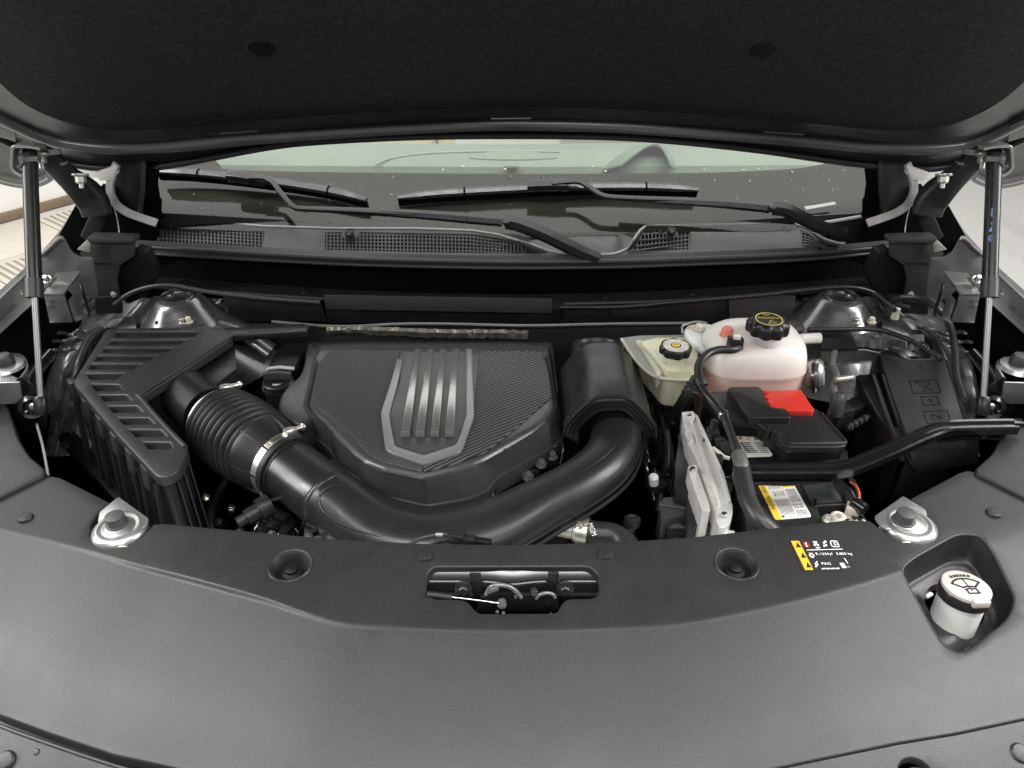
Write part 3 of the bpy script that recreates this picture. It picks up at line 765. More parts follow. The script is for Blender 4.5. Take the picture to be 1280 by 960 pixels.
# dark tray below the mesh, washer nozzles, pale lip along the top
rails('tray', [[cowl3(x, 1)+Vector((0, .004, -.02)) for x in range(190, 1060, 30)], [cowl3(x, 0)+Vector((0, 0, -.03)) for x in range(190, 1060, 30)]], M['void'], cw, n=40)
for (x, y) in ((437, 291), (839, 288)):
    c = PZ(x, y, ZT+.002); box('washer_nozzle', c, (.016, .022, .012), M['satin'], cw, bevel=.004, seg=3)
    box('nozzle_eye', c+Vector((0, -.0105, .001)), (.008, .003, .005), M['metallic'], cw, bevel=.001)
tube('top_lip', [cowl3(x, 1)+Vector((0, 0, .001)) for x in range(192, 1060, 8)], .0022, M['trimlight'], cw, n=8, smooth=1)
# seal beam
sb = thing('cowl_seal', 'long grey rubber seal beam across the front of the cowl', 'seal', (0, 1.38, .08))
SA = [(118, 299), (165, 301), (400, 314), (520, 319), (640, 321), (760, 320), (850, 317), (1000, 311), (1105, 302), (1160, 299)]
SB = [(118, 306), (165, 308), (400, 322), (520, 326), (640, 328), (760, 327), (850, 324.5), (1000, 318), (1105, 309), (1160, 306)]
SC = [(118, 314), (165, 316), (400, 329), (520, 333), (640, 335), (760, 334), (850, 331), (1000, 325), (1105, 315), (1160, 312)]
c3 = lambda L, z: [PZ(x, y, z) for x, y in cat(L, 3)]
A3, B3 = c3(SA, .106), c3(SB, .099)
rails('top_face', [A3, B3], M['trimgrey'], sb, n=60, solid=.004)
tube('bead', [p+Vector((0, -.001, .001)) for p in resamp(B3, 60)], .0045, M['trimgrey'], sb, n=10, smooth=1)
C3 = [PZ(x, y, .088) for x, y in cat(SC, 3)]
tube('bead', [p for p in resamp(C3, 60)], .0035, M['trimgrey'], sb, n=10, smooth=1)
rails('face', [[p+Vector((0, .002, 0)) for p in resamp(B3, 60)], [p+Vector((0, .002, 0)) for p in resamp(C3, 60)]], M['satin'], sb, n=60)
# black wall below the seal
wl2 = thing('cowl_wall', 'tall black plastic wall below the cowl seal with push clips', 'wall panel', (0, 1.37, .05))
SD = [(188, 347), (240, 350), (400, 361), (520, 366), (640, 368), (760, 366.5), (850, 363), (1000, 353), (1088, 346)]
SE = [(196, 360), (240, 362), (400, 372), (520, 376), (640, 378), (760, 377), (850, 374), (1000, 366), (1088, 358)]
C4 = [p+Vector((0, .014, -.003)) for p in c3([(168, 316)]+SC[2:-2]+[(1105, 315)], .086)]
D3 = [p for p in [PY(x, y, 1.392+.00000045*(x-640)**2*.25) for x, y in cat(SD, 3)]]
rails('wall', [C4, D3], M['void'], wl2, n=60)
E3 = [p+Vector((0, -.035, -.002)) for p in resamp(D3, 60)]
rails('ledge', [D3, E3], M['satin'], wl2, n=60)
tube('ledge_bead', [p+Vector((0, 0, -.002)) for p in E3], .0032, M['trimgrey'], wl2, n=8, smooth=1)
for (x, y) in ((247, 359), (378, 371), (752, 378), (866, 374), (1027, 357)):
    i = min(range(60), key=lambda k: abs(E3[k].x-PZ(x, y, .01).x)); c = E3[i]+Vector((0, .014, .003))
    lathe('push_clip', c, (0, -.3, 1), [(.009, 0), (.009, .003), (.006, .005), (0, .0055)], M['dull'], wl2, n=16)
# end brackets either side
for s in (1, -1):
    f = (lambda x: x) if s > 0 else (lambda x: 1280-x)
    t = thing('cowl_end_bracket', 'moulded grey end bracket closing the %s end of the cowl seal' % ('left' if s > 0 else 'right'), 'bracket', PY(f(135), 345, 1.34), 'cowl end brackets')
    y = 1.33
    P = [(108, 301), (168, 303), (168, 320), (150, 332), (146, 350), (150, 372), (122, 374), (118, 345), (112, 332), (100, 318)]
    q = [PY(f(x_), y_, y) for x_, y_ in P]
    prism3('plate', q, (0, .006, 0), M['trimgrey'], t, bevel=.0012)
    P = [(108, 297), (166, 299), (168, 305), (109, 304)]
    prism3('rail', [PY(f(x_), y_, y-.008) for x_, y_ in P], (0, .03, 0), M['trimgrey'], t, bevel=.002)
    P = [(96, 312), (108, 300), (113, 305), (112, 316)]
    prism3('tab', [PY(f(x_), y_, y-.01) for x_, y_ in P], (0, .004, 0), M['trimlight'], t, bevel=.001)
    P = [(150, 332), (168, 312), (182, 316), (196, 346), (180, 372), (160, 380), (150, 372)]
    prism3('inner_wedge', [PY(f(x_), y_, y+.010) for x_, y_ in P], (0, .03, 0), M['dull'], t, bevel=.0008)
    P = [(118, 372), (150, 370), (152, 392), (120, 394)]
    prism3('foot', [PY(f(x_), y_, y-.004) for x_, y_ in P], (0, .01, 0), M['plastic'], t, bevel=.002)
    for k in range(6):
        c = PY(f(118+k*4.2 if s > 0 else 146-k*5+0), 329 + (k % 2)*.6, y-.0005)
        box('embossed_mark', c, (.0035, .0012, .0035), M['plastic'], t, bevel=.0004)
    hexbolt('screw', PY(f(142), 368, y-.004), (0, -1, 0), .004, .006, M['zinc'], t)
# firewall panels below the ledge
fw = thing('firewall_panel', 'dark grey insulation panels below the black cowl wall', 'panel', (0, 1.36, 0))
def vpanel(name, P, y, m, th=.006, bev=.0015): return prism3(name, [PY(x, yy, y) for x, yy in P], (0, th, 0), m, fw, bevel=bev)
vpanel('panel', [(277, 368), (400, 376), (408, 402), (290, 402)], 1.345, M['plastic'])
vpanel('panel', [(410, 378), (705, 380), (705, 404), (405, 404)], 1.350, M['plastic'])
vpanel('flap', [(405, 369), (690, 373.5), (690, 392), (407, 387)], 1.335, M['trimgrey'], .004)
vpanel('panel', [(704, 384), (765, 386), (775, 404), (704, 404)], 1.345, M['plastic'])
vpanel('panel', [(760, 384), (870, 377), (912, 372), (914, 404), (768, 404)], 1.338, M['plastic'])
vpanel('panel', [(911, 371), (995, 370), (990, 402), (912, 402)], 1.330, M['trimgrey'])
tube('flange', [PY(x, y, 1.325) for x, y in ((700, 384), (760, 384), (800, 382), (840, 378), (890, 374), (960, 368), (1010, 362), (1060, 359), (1090, 365), (1105, 378))], .004, M['satin'], fw, n=10)
tube('flange', [PY(x, y, 1.325) for x, y in ((143, 381), (160, 368), (185, 359), (215, 357), (260, 365), (330, 373), (400, 378))], .0042, M['trimgrey'], fw, n=10)
# crossmember lip with ragged foil heat shield
cm = thing('heat_shield', 'crinkled bright foil heat shield strip behind the engine cover', 'heat shield', (0, 1.3, -.02))
r1 = [PZ(x, y, -.005) for x, y in ((340, 402), (420, 408), (500, 405), (560, 405), (660, 407), (760, 405), (860, 404))]
tube('edge', r1, .0030, M['metallic'], cm, n=8)
vs = []; top = resamp(cat([(408, 409), (440, 408), (500, 410), (560, 412), (610, 412), (660, 413)], 4), 60); 
vtop = [PY(x, y+random.uniform(-.6, .6), 1.285+random.uniform(-.003, .003)) for x, y in top]
vmid = [PY(x, y+4+random.uniform(-.5, .5), 1.280+random.uniform(-.004, .004)) for x, y in top]
vbot = [PY(x, y+(10 if 455 < x else 8)+random.uniform(-1.2, 1.2), 1.285+random.uniform(-.003, .003)) for x, y in top]
loft('foil', [vtop, vmid, vbot], M['foil'], cm, closed=False, solid=.001)
rails('crossmember', [[PZ(x, y, -.02) for x, y in ((280, 404), (640, 408), (1000, 404))], [PY(x, y, 1.30) for x, y in ((280, 440), (640, 440), (1000, 440))], [(-.6, 1.30, -.4), (0, 1.30, -.4), (.6, 1.30, -.4)]], M['dull'], cm, n=20)
sp = thing('support_bar', 'flat dark bar with embossed marks behind the air filter box', 'bar', PZ(330, 412, -.0))
prismz('bar', [(262, 411), (290, 409), (380, 404), (386, 407), (383, 414), (290, 420), (262, 420)], .01, .012, M['plastic'], sp, bevel=.002)
for k in range(11):
    x = 312+k*5; c = PZ(x, 414-(x-312)*.06, .0108); box('embossed_mark', c, (.0042, .006, .0012), M['trimgrey'], sp, bevel=.0003)

# ================================================================== both flanks of the bay
def mir(s): return (lambda x: x) if s > 0 else (lambda x: 1280-x)
SIDE = {1: 'left', -1: 'right'}; NEAR = {1: 'by the air filter box', -1: 'by the fuse box'}
for s in (1, -1):
    f = mir(s)
    # ---- fender: outer skin edge, pale flange, inner drop
    t = thing('fender', 'grey painted fender edge with bolted flange along the %s of the bay' % SIDE[s], 'fender', PZ(f(20), 370, .05), 'front fenders')
    e0 = [(112, 232), (97, 252), (77, 285), (52, 314), (33, 333), (4, 359), (-60, 416), (-140, 490)]
    e1 = [(118, 236), (103, 258), (83, 291), (56, 322), (38, 340), (4, 372), (-60, 430), (-140, 505)]
    e2 = [(124, 246), (112, 270), (96, 298), (62, 345), (46, 360), (4, 398), (-60, 455), (-140, 530)]
    e3 = [(130, 256), (120, 280), (104, 308), (70, 352), (52, 370), (4, 414), (-60, 472), (-140, 545)]
    R0 = [PZ(f(x), y, .105) for x, y in e0]; R1 = [PZ(f(x), y, .096) for x, y in e1]
    R2 = [PZ(f(x), y, .060) for x, y in e2]; R3 = [PZ(f(x), y, .055) for x, y in e3]
    Rout = [p+Vector((-s*.03, 0, -.05)) for p in R0]; Rout2 = [p+Vector((-s*.05, 0, -.5)) for p in R0]
    rails('skin', [[v for v in cat(r, 3)] for r in (Rout2, Rout, R0, R1)], M['greypaint'], t, n=40, solid=.002)
    rails('flange', [cat(R1, 3), cat(R2, 3), cat(R3, 3)], M['greypaint'], t, n=40, solid=.002)
    Rd = [p+Vector((s*.006, 0, -.16)) for p in R3]
    rails('inner_drop', [cat(R3, 3), cat(Rd, 3)], M['void'], t, n=40, solid=.002)
    tube('edge_bead', [p+Vector((0, 0, .002)) for p in cat(R1, 3)], .003, M['silver'], t, n=8, smooth=1)
    for (x, y) in ((23, 347), (10, 366), (27, 367)):
        c = PZ(f(x), y, .085 if y < 360 else .075); hexbolt('bolt', c, (0, 0, 1), .004, .006, M['zinc'], t)
    # dark gutter behind the hinge
    gt = [PY(f(x), y, 1.47) for x, y in ((98, 250), (135, 228), (200, 250), (200, 310), (110, 330), (60, 318))]
    prism3('gutter', gt, (0, .01, 0), M['void'], t, bevel=0)
    # ---- inner wing bracket piece between strut and cowl end bracket
    t = thing('wing_plate', 'notched grey sheet metal plate beside the %s cowl end bracket' % SIDE[s], 'plate', PY(f(80), 335, 1.26), 'wing plates')
    q = [PY(f(x), y, 1.27) for x, y in rnd([(52, 318), (74, 297), (80, 298), (88, 314), (100, 322), (116, 322), (122, 372), (98, 375), (70, 350), (50, 340)], 4, 3)]
    prism3('plate', q, (0, .004, 0), M['metallic'], t, bevel=.001)
    tube('curled_edge', [PY(f(x), y, 1.266) for x, y in ((78, 297), (72, 300), (64, 308), (56, 315), (51, 320))], .004, M['silver'], t, n=8)
    # ---- folded box bracket
    t = thing('box_bracket', 'folded grey steel box bracket with bolted tab %s' % NEAR[s], 'bracket', PZ(f(80), 400, -.02), 'folded box brackets')
    y0 = 1.12; y1 = 1.235
    A, B = PY(f(54), 367, y0), PY(f(79), 367.5, y0)
    C_, D_ = PY(f(101), 338, y1), PY(f(70), 341, y1)
    prism3('top', [A, B, C_, D_], (0, 0, -.004), M['metallic'], t, bevel=.0008)
    A2, B2 = PY(f(62), 404, y0+.004), PY(f(91), 403, y0+.004)
    prism3('front', [A-Vector((0, 0, .004)), B-Vector((0, 0, .004)), B2, A2], (0, .004, 0), M['metallic'], t, bevel=.0008)
    E_, F_ = PY(f(94), 364, y0+.03), PY(f(103), 399, y0+.03)
    prism3('side', [B+Vector((s*.004, 0, -.012)), E_, F_, B2+Vector((s*.004, 0, 0))], (0, .003, 0), M['metallic'], t, bevel=.0008)
    G_, H_ = PY(f(101), 354, y1-.02), PY(f(113), 392, y1-.02)
    prism3('side_plate', [E_+Vector((s*.01, 0, -.003)), G_, H_, F_+Vector((s*.012, 0, .002))], (0, .003, 0), M['dull'], t, bevel=.0006)
    tube('plate_edge', [PY(f(100), 355, y1-.025), PY(f(112), 391, y1-.025)], .0018, M['steel'], t, n=8, smooth=1)
    q = [PY(f(x), y, 1.155) for x, y in ((52, 345), (70, 346), (54, 364))]
    prism3('bolted_tab', q, (0, .004, -.004), M['silver'], t, bevel=.0006)
    hexbolt('bolt', PY(f(58.5), 350, 1.150), (0, -.5, 1), .0055, .009, M['zinc'], t)
    for (x, y) in ((62, 375), (60.5, 382)): lathe('dimple', PY(f(x), y, y0+.0005), (0, -1, .1), [(.0035, 0), (.003, .001), (0, .0015)], M['metallic'], t, n=12)
    # ---- strut tower
    t = thing('strut_tower', 'glossy dark metal suspension strut tower with round mouth, %s of the firewall' % SIDE[s], 'strut tower', PZ(f(222), 395, -.04), 'strut towers')
    c = PZ(f(219 if s > 0 else 226), 374, .045); cz = Vector((c.x, c.y+.012, 0))
    lathe('dome', cz, (0, 0, 1), [(.19, -.075), (.15, -.052), (.104, -.026), (.082, -.008), (.067, .008), (.056, .022), (.048, .032), (.042, .040), (.036, .044), (.031, .045), (.028, .042), (.026, .030), (.026, -.02), (0, -.02)], M['tower'], t, n=56, ang=60)
    ring('mouth_rim', cz+Vector((0, 0, .045)), (0, 0, 1), [(.030+.0035*math.cos(k*math.pi/4), .0035*math.sin(k*math.pi/4)) for k in range(8)], M['paint'], t, n=40)
    # ridge flanks pressed in the dome
    for (dx, dy, L) in ((-.10*s, -.05, .09), (.10*s, -.03, .08)):
        p = cz+Vector((dx*.75, dy*.6, -.008)); q = cz+Vector((dx*1.7, dy*1.2, -.055))
        sweep('pressed_rib', cat([p, (p+q)/2+Vector((0, 0, .012)), q], 5), circ(.022, 14, .55), M['tower'], t, up=(0, 0, 1))
    for k, (x, y) in enumerate(((228, 404), (236, 403)) if s > 0 else ((1070, 404), (1089, 403))):
        cc = PZ(x, y, .016); hexbolt('nut', cc, (0, 0, 1), .0055, .011, M['cream'] if k else M['zinc'], t)
    if s < 0:
        lathe('stud_cap', PZ(1118, 398, .02), (0, 0, 1), [(.007, 0), (.0065, .022), (.0045, .024), (0, .024)], M['cream'], t, n=14)
    else:
        box('sensor', PZ(203, 405, .01), (.022, .018, .02), M['plastic'], t, rot=RZ(20), bevel=.003)
    # ---- apron: crumpled metal shelf between tower and fender
    t = thing('inner_apron', 'crinkled glossy dark inner apron %s' % ('left of the air filter box' if s > 0 else 'behind the big fuse box'), 'apron', PZ(f(110), 430, -.05), 'inner aprons')
    if s > 0:
        cols = [(60, 400), (60, 430), (70, 470), (78, 520), (80, 560)]; W = 110
    rl = []
    rr_ = random.Random(4+s)
    N = 22
    for (y_, x0, x1, z) in ((372, 100, 300, .005), (395, 80, 280, -.02), (412, 66, 262, -.03), (428, 58, 240, -.035), (446, 52, 200, -.045), (470, 48, 170, -.07), (510, 46, 150, -.12), (570, 40, 130, -.20)):
        pts = []
        for i in range(N):
            x = x0+(x1-x0)*i/(N-1)
            n1 = rr_.uniform(-1, 1)
            pts.append(PZ(f(x), y_+rr_.uniform(-1.5, 1.5), z+.006*n1+.010*math.sin(i*.9+y_*.05)))
        rl.append(pts)
    loft('sheet', rl, M['apron'], t, closed=False, solid=.002, ang=80)
    # seam-sealer beads, harness and small plumbing on the apron
    for k in range(3):
        y_ = 420+k*10
        tube('sealer_bead', [PZ(f(62+i*9), y_+rr_.uniform(-3, 3)-i*1.2, -.018-.006*k) for i in range(9)], .004, M['tower'], t, n=8)
    tube('vertical_fold', [PZ(f(128), 412, -.01), PZ(f(112), 425, -.015), PZ(f(100), 452, -.03), PZ(f(90), 480, -.06)], .009, M['paint'], t, n=12)
    # glossy rail beside the gas strut foot
    tube('rail_tube', [PZ(f(62), 442, -.01), PZ(f(48), 458, -.01), PZ(f(36), 476, -.01), PZ(f(28), 495, -.01)], .011, M['gloss'], t, n=14, scale=[1, 1.1, 1.1, .9])
    lathe('grommet', PZ(f(40), 508, .0), (s*.5, -.8, .3), [(.020, -.01), (.022, 0), (.019, .006), (.013, .008), (.009, .004), (0, .004)], M['gloss'], t, n=24)
    lathe('stud', PZ(f(42), 507, .008), (s*.4, -.8, .4), [(.005, 0), (.005, .012), (0, .013)], M['steel'], t, n=10)
    lathe('stud', PZ(f(14), 500, .01), (s*.2, -.8, .6), [(.005, 0), (.005, .012), (0, .013)], M['steel'], t, n=10)
    P = [(22, 470), (34, 476), (60, 500), (58, 540), (30, 540), (10, 505)]
    prism3('foot_plate', [PY(f(x), y, 1.015) for x, y in rnd(P, 8, 3)], (0, .004, 0), M['gloss'], t, bevel=.001)
    # ---- rear hood rest on its silver stamping
    t = thing('hood_rest', 'silver stamped hood rest with rubber knob at the far %s edge' % SIDE[s], 'hood rest', PZ(f(10), 490, -.01), 'rear hood rests')
    top = [(-40, 440), (26, 441), (35, 450), (34, 462), (24, 474), (22, 480), (-40, 482)]
    prismz('plate', top, .035, .006, M['silver'], t, bevel=.002, rr=5)
    q1 = [PZ(f(x), y, .030) for x, y in ((-40, 480), (22, 478), (34, 460))] if s > 0 else None
    P = [(-40, 480), (24, 478), (27, 498), (20, 505), (-40, 506)]
    prism3('front_face', [PY(f(x), y, 1.0) for x, y in P], (0, .004, 0), M['silver'], t, bevel=.001)
    P = [(24, 476), (36, 458), (34, 474), (27, 498)]
    prism3('side_face', [PZ(f(24), 476, .034), PZ(f(36), 456, .034), PZ(f(36), 472, .012), PZ(f(25), 496, .0)], (-s*.004, 0, 0), M['silver'], t, bevel=.0008)
    c = PZ(f(6), 452, .045)
    lathe('boss', c-Vector((0, 0, .012)), (0, 0, 1), [(.030, 0), (.026, .006), (.018, .008), (0, .008)], M['silver'], t, n=28)
    lathe('knob', c-Vector((0, 0, .004)), (0, 0, 1), [(.0145, 0), (.0150, .004), (.0135, .012), (.0110, .0165), (.006, .018), (0, .018)], M['knob'], t, n=24)
    # ---- pillar trim: pale curved flange round a dark quarter panel
    t = thing('pillar_trim', 'pale curved trim flange at the %s lower corner of the windshield' % SIDE[s], 'trim', PY(f(165), 280, 1.44), 'pillar trims')
    P = [(146, 205), (141, 218), (138, 230), (139, 243), (146, 256), (160, 266), (178, 273), (196, 279)]
    sweep('flange', cat([PY(f(x), y, 1.435) for x, y in P], 5), rrect(.008, .003, .001), M['trimlight'], t, up=(0, -.7, .7))
    P = [(150, 200), (184, 200), (182, 240), (178, 272), (160, 264), (148, 250), (143, 232), (146, 214)]
    prism3('quarter_panel', [PY(f(x), y, 1.455) for x, y in rnd(P, 6, 3)], (0, .004, 0), M['plastic'] if s > 0 else M['trimgrey'], t, bevel=.001)
    P = [(176, 200), (182, 200), (181, 240), (177, 270), (171, 268), (175, 240)]
    prism3('edge_band', [PY(f(x), y, 1.450) for x, y in P], (0, .004, 0), M['trimgrey'], t, bevel=.001)
    P = [(183, 200), (200, 200), (197, 230), (203, 272), (180, 270)]
    prism3('gap_seal', [PY(f(x), y, 1.457) for x, y in P], (0, .004, 0), M['void'], t, bevel=.001)
    P = [(118, 216), (146, 206), (148, 216), (140, 226), (124, 226)]
    prism3('lit_sill', [PY(f(x), y, 1.43) for x, y in P], (0, .01, 0), M['sill'], t, bevel=.002)
    P = [(128, 230), (140, 240), (160, 268), (196, 281), (200, 300), (190, 306), (120, 300), (116, 262)]
    prism3('dark_gusset', [PY(f(x), y, 1.445) for x, y in P], (0, .006, 0), M['void'], t, bevel=.001)
    tube('wire', [PY(f(140), 252, 1.425), PY(f(146), 272, 1.42), PY(f(150), 297, 1.40)], .0012, M['steel'], t, n=6)

# harness cables along the right apron
for pts, r, lab in (([(1000, 366), (1050, 360), (1090, 366), (1110, 380), (1118, 388)], .005, 'thin black cable along the firewall above the right strut tower'),
                    ([(1120, 372), (1150, 374), (1172, 386), (1188, 408), (1194, 440), (1196, 470), (1205, 500)], .0062, 'thick black cable arching past the right box bracket'),
                    ([(1010, 412), (1050, 412), (1095, 412), (1130, 422), (1152, 434), (1170, 444), (1176, 450)], .0045, 'thin black cable with a knot crossing the right apron')):
    o = tube('cable', [PZ(x, y, .045 if y < 395 else .02) for x, y in pts], r, M['hose'], None, n=10); tag(o, lab, 'cable')
    if 'knot' in lab:
        for k in range(3): ring('knot', PZ(1152+k*3, 434+k*2, .02), (1, -.6, -.2), [(.0055+.002*math.cos(q*math.pi/3), .002*math.sin(q*math.pi/3)) for q in range(6)], M['rubber'], o, n=14)
o = thing('cable_clip', 'black plastic cable clip holding the thick cable by the right bracket', 'clip', PZ(1118, 374, .045))
box('body', PZ(1118, 374, .05), (.020, .02, .016), M['plastic'], o, bevel=.003); box('tail', PZ(1128, 383, .045), (.026, .012, .008), M['plastic'], o, rot=RZ(-30), bevel=.002)
# frame strip at right apron: pale sealed flange
o = thing('sealed_flange', 'pale sealer-covered metal flange in front of the right strut tower', 'flange', PZ(1090, 425, .0))
vs1 = []; vs2 = []; vs3 = []
for i in range(50):
    x = 1028+i*2.6
    y_ = 416+1.0*math.sin(i*.5)+i*.06+random.uniform(-.5, .5)
    vs1.append(PZ(x, y_, .002)); vs2.append(PZ(x, y_+8+random.uniform(-.8, .8), .010+random.uniform(-.002, .002))); vs3.append(PZ(x, y_+17+1.5*math.sin(i*.33), -.004))
loft('sealer', [vs1, vs2, vs3], M['tape'], o, closed=False, solid=.002, ang=70)
prismz('plate', [(1026, 411), (1063, 413), (1073, 436), (1026, 436)], .012, .004, M['dull'], o)
for x in (1072, 1096): lathe('rivet', PZ(x, 421, .014), (0, 0, 1), [(.0045, 0), (.0035, .003), (0, .004)], M['metallic'], o, n=12)

# ================================================================== engine cover
def zx(x, y): return (x/2.977+340, y/2.977+380)          # enlarged-crop coordinates used while measuring
def zl(x, y): return (x/2.977, y/2.977+380)
def zr(x, y): return (x/2.977+640, y/2.977+380)
def zq(x, y): return (x/2.977+850, y/2.977+380)
def zb(x, y): return (x/4.267+820, y/4.267+480)
def zc(x, y): return (x/4.267+760, y/4.267+370)
EZ = .0
ec = thing('engine_cover', 'big sculpted dark grey engine cover with four metal-look bars', 'engine cover', PZ(530, 520, -.10))
pairs = [((387, 428), (410, 436)), ((450, 426), (455, 434)), ((540, 426), (540, 434)), ((640, 426), (640, 434)), ((689, 427), (682, 437)),
         ((691, 447), (688, 462)), ((697, 503), (694, 498)), ((705, 527), (692, 507)), ((703, 545), (684, 520)), ((689, 558), (668, 533)), ((650, 580), (630, 556)), ((622, 595), (605, 571)),
         ((609, 612), (590, 578)), ((582, 623), (568, 585)), ((533, 631), (528, 595)), ((481, 619), (480, 585)), ((458, 612), (456, 575)),
         ((451, 598), (440, 561)), ((424, 582), (420, 540)), ((413, 561), (404, 522)), ((377, 531), (390, 509)), ((370, 524), (385, 498)), ((380, 470), (395, 460)), ((383, 450), (398, 446))]
bot = [PZ(x, y, EZ-.055) for (x, y), _ in pairs]; top = [PZ(x, y, EZ) for _, (x, y) in pairs]
n = len(pairs)
def rl_(L): return [Vector(p) for p in rnd([tuple(p) for p in L], .006, 3)]
tb, tt = rl_(bot), rl_(top)
def mixl(a, b, k, dz=0): return [p.lerp(q, k)+Vector((0, 0, dz)) for p, q in zip(a, b)]
cen = sum(tt, Vector())/len(tt)
def inset(L, d): return [p+(cen-p).normalized()*d for p in L]
def ez(x, y):
    """gentle crown of the top face"""
    return EZ + .022*math.cos((x+.135)*4.6)-.022
topc = [(p.x, p.y) for p in inset(tt, .011)]
shoulder = [Vector((p.x, p.y, ez(p.x, p.y)-.0022)) for p in inset(tt, .0012)]
loft('skirt', [[p+Vector((0, 0, -.035)) for p in tb], [p+Vector((0, 0, -.004)) for p in inset(tb, -.003)], inset(tb, -.003), tb, mixl(tb, tt, .5, .002), mixl(tb, tt, .80, .001), [Vector((p.x, p.y, ez(p.x, p.y)-.0062)) for p in inset(tt, -.0002)], [Vector((p.x, p.y, ez(p.x, p.y)-.0032)) for p in inset(tt, .0022)], [Vector((p.x, p.y, ez(p.x, p.y)-.0010)) for p in inset(tt, .006)], [Vector((x, y, ez(x, y))) for x, y in topc]], M['engine'], ec, cap0=False, cap1=False, ang=42)
sheet('top_face', topc, [], lambda x, y: Vector((x, y, ez(x, y))), .012, M['engine'], ec, lip=0)
def onc(px, py, dz=0):
    p = PZ(px, py, EZ); 
    for _ in range(3): p = PZ(px, py, ez(p.x, p.y)+dz)
    return p
def patch(name, P, dz, m, par, rr=3, lip=.003, step=.01, extra=None, fil=.0012):
    Q = [onc(*p) for p in rnd(P, rr, 3)]
    return sheet(name, [(q.x, q.y) for q in Q], [], lambda x, y: Vector((x, y, ez(x, y)+dz+(extra(x, y) if extra else 0))), step, m, par, lip=lip, fil=fil)
# ribbed panels, folded along a ridge
ra, rb = onc(641, 458), onc(606, 570)
def ridge_r(x, y):
    dx, dy = rb.x-ra.x, rb.y-ra.y; L = math.hypot(dx, dy); dd_ = ((x-ra.x)*dy-(y-ra.y)*dx)/L
    return .0024*math.exp(-abs(dd_)/.010)
patch('ribbed_panel', [(600, 440), (676, 440), (684, 462), (689, 497), (649, 532), (606, 567), (562, 582), (531, 590), (531, 581), (577, 569), (592, 526)], .0022, M['carbon_r'], ec, extra=ridge_r)
la, lb = onc(446, 452), onc(452, 560)
patch('ribbed_panel', [(412, 440), (500, 440), (489, 478), (477, 522), (483, 566), (527, 583), (527, 590), (482, 579), (460, 569), (440, 545), (395, 504), (390, 496), (398, 458)], .0022, M['carbon_l'], ec, extra=lambda x, y: .003*math.exp(-abs((x-la.x)*(lb.y-la.y)-(y-la.y)*(lb.x-la.x))/math.hypot(lb.x-la.x, lb.y-la.y)/.02))
# shield shaped centre field framed by a pale U
outer = [(497, 452), (490, 480), (477, 520), (483, 565), (490, 569), (530, 583), (570, 570), (577, 566), (592, 524), (590, 440)]
inner = [(583, 440), (584, 523), (572, 560), (530, 574), (493, 562), (486, 522), (497, 482), (503, 454)]
patch('centre_field', [(505, 440), (583, 440), (584, 523), (573, 561), (530, 575), (492, 562), (485, 522), (500, 480)], .0035, M['engine'], ec, rr=3)
P = rnd(outer, 4, 3, closed=False)+rnd(inner, 4, 3, closed=False)
Q = [onc(*p) for p in P]
sheet('frame_line', [(q.x, q.y) for q in Q], [], lambda x, y: Vector((x, y, ez(x, y)+.0065)), .008, M['accent'], ec, lip=.006, fil=.0012)
for (b0, b1, t0, t1) in ((501.2, 512.4, 518.2, 526), (519.4, 530.6, 534.6, 542), (538, 548.8, 550.6, 558), (556.2, 567.4, 566.2, 573.6)):
    A, B, C, D = onc(b0, 538, .016), onc(b1, 538, .016), onc(t1, 436, .007), onc(t0, 436, .007)
    dn = Vector((0, 0, -.016))
    prism3('bar', [A, B, C, D], dn, M['bar'], ec, bevel=.0016)
    prism3('bar_edge', [A+Vector((.0, -.0016, -.001)), B+Vector((0, -.0016, -.001)), B+Vector((0, -.0030, -.011)), A+Vector((0, -.0030, -.011))], (0, .0012, 0), M['accent'], ec, bevel=.0004)
# left lobe of the cover
lobe = [(387, 432), (384, 455), (378, 470), (362, 483), (354, 495), (352, 508), (357, 517), (377, 530), (392, 520), (396, 470), (400, 440)]
Q = [PZ(x, y, -.022) for x, y in rnd(lobe, 7, 4)]
sheet('side_lobe', [(q.x, q.y) for q in Q], [], lambda x, y: Vector((x, y, -.022)), .02, M['engine'], ec, lip=.045, fil=.006)
# oil filler
of = thing('oil_filler_cap', 'black oil filler cap with oil can symbol left of the engine cover', 'cap', PZ(346, 480, -.06))
c = PZ(347, 474, -.028)
lathe('neck', c-Vector((0, 0, .06)), (0, 0, 1), [(.026, 0), (.026, .04), (.029, .042), (.029, .047), (0, .047)], M['plastic'], of, n=32)
lathe('cap', c-Vector((0, 0, .014)), (0, 0, 1), [(.026, 0), (.027, .004), (.027, .009), (.024, .011), (.021, .010), (0, .010)], M['plastic'], of, n=40)
sweep('grip', [c+Vector((-.024, .003, .004)), c+Vector((0, .004, .006)), c+Vector((.024, .003, .004))], rrect(.004, .008, .002), M['trimgrey'], of, up=(0, 0, 1))
q = c+Vector((-.001, -.0125, -.0035))
flat('oil_can_symbol', [q+Vector(v) for v in ((-.006, .003, 0), (.004, .003, 0), (.009, .005, 0), (.009, .0035, 0), (.004, -.003, 0), (-.005, -.003, 0))], M['trimlight'], of)
box('pipe', c+Vector((.0, .055, -.02)), (.05, .05, .05), M['dull'], of, bevel=.008)
prismz('flap', [(346, 436), (380, 434), (373, 460), (334, 461)], -.03, .02, M['dull'], of, bevel=.003)
sweep('bail', [PZ(334, 461, -.024), PZ(350, 459, -.02), PZ(368, 461, -.024)], rrect(.004, .002, .001), M['trimlight'], of, up=(0, 0, 1))

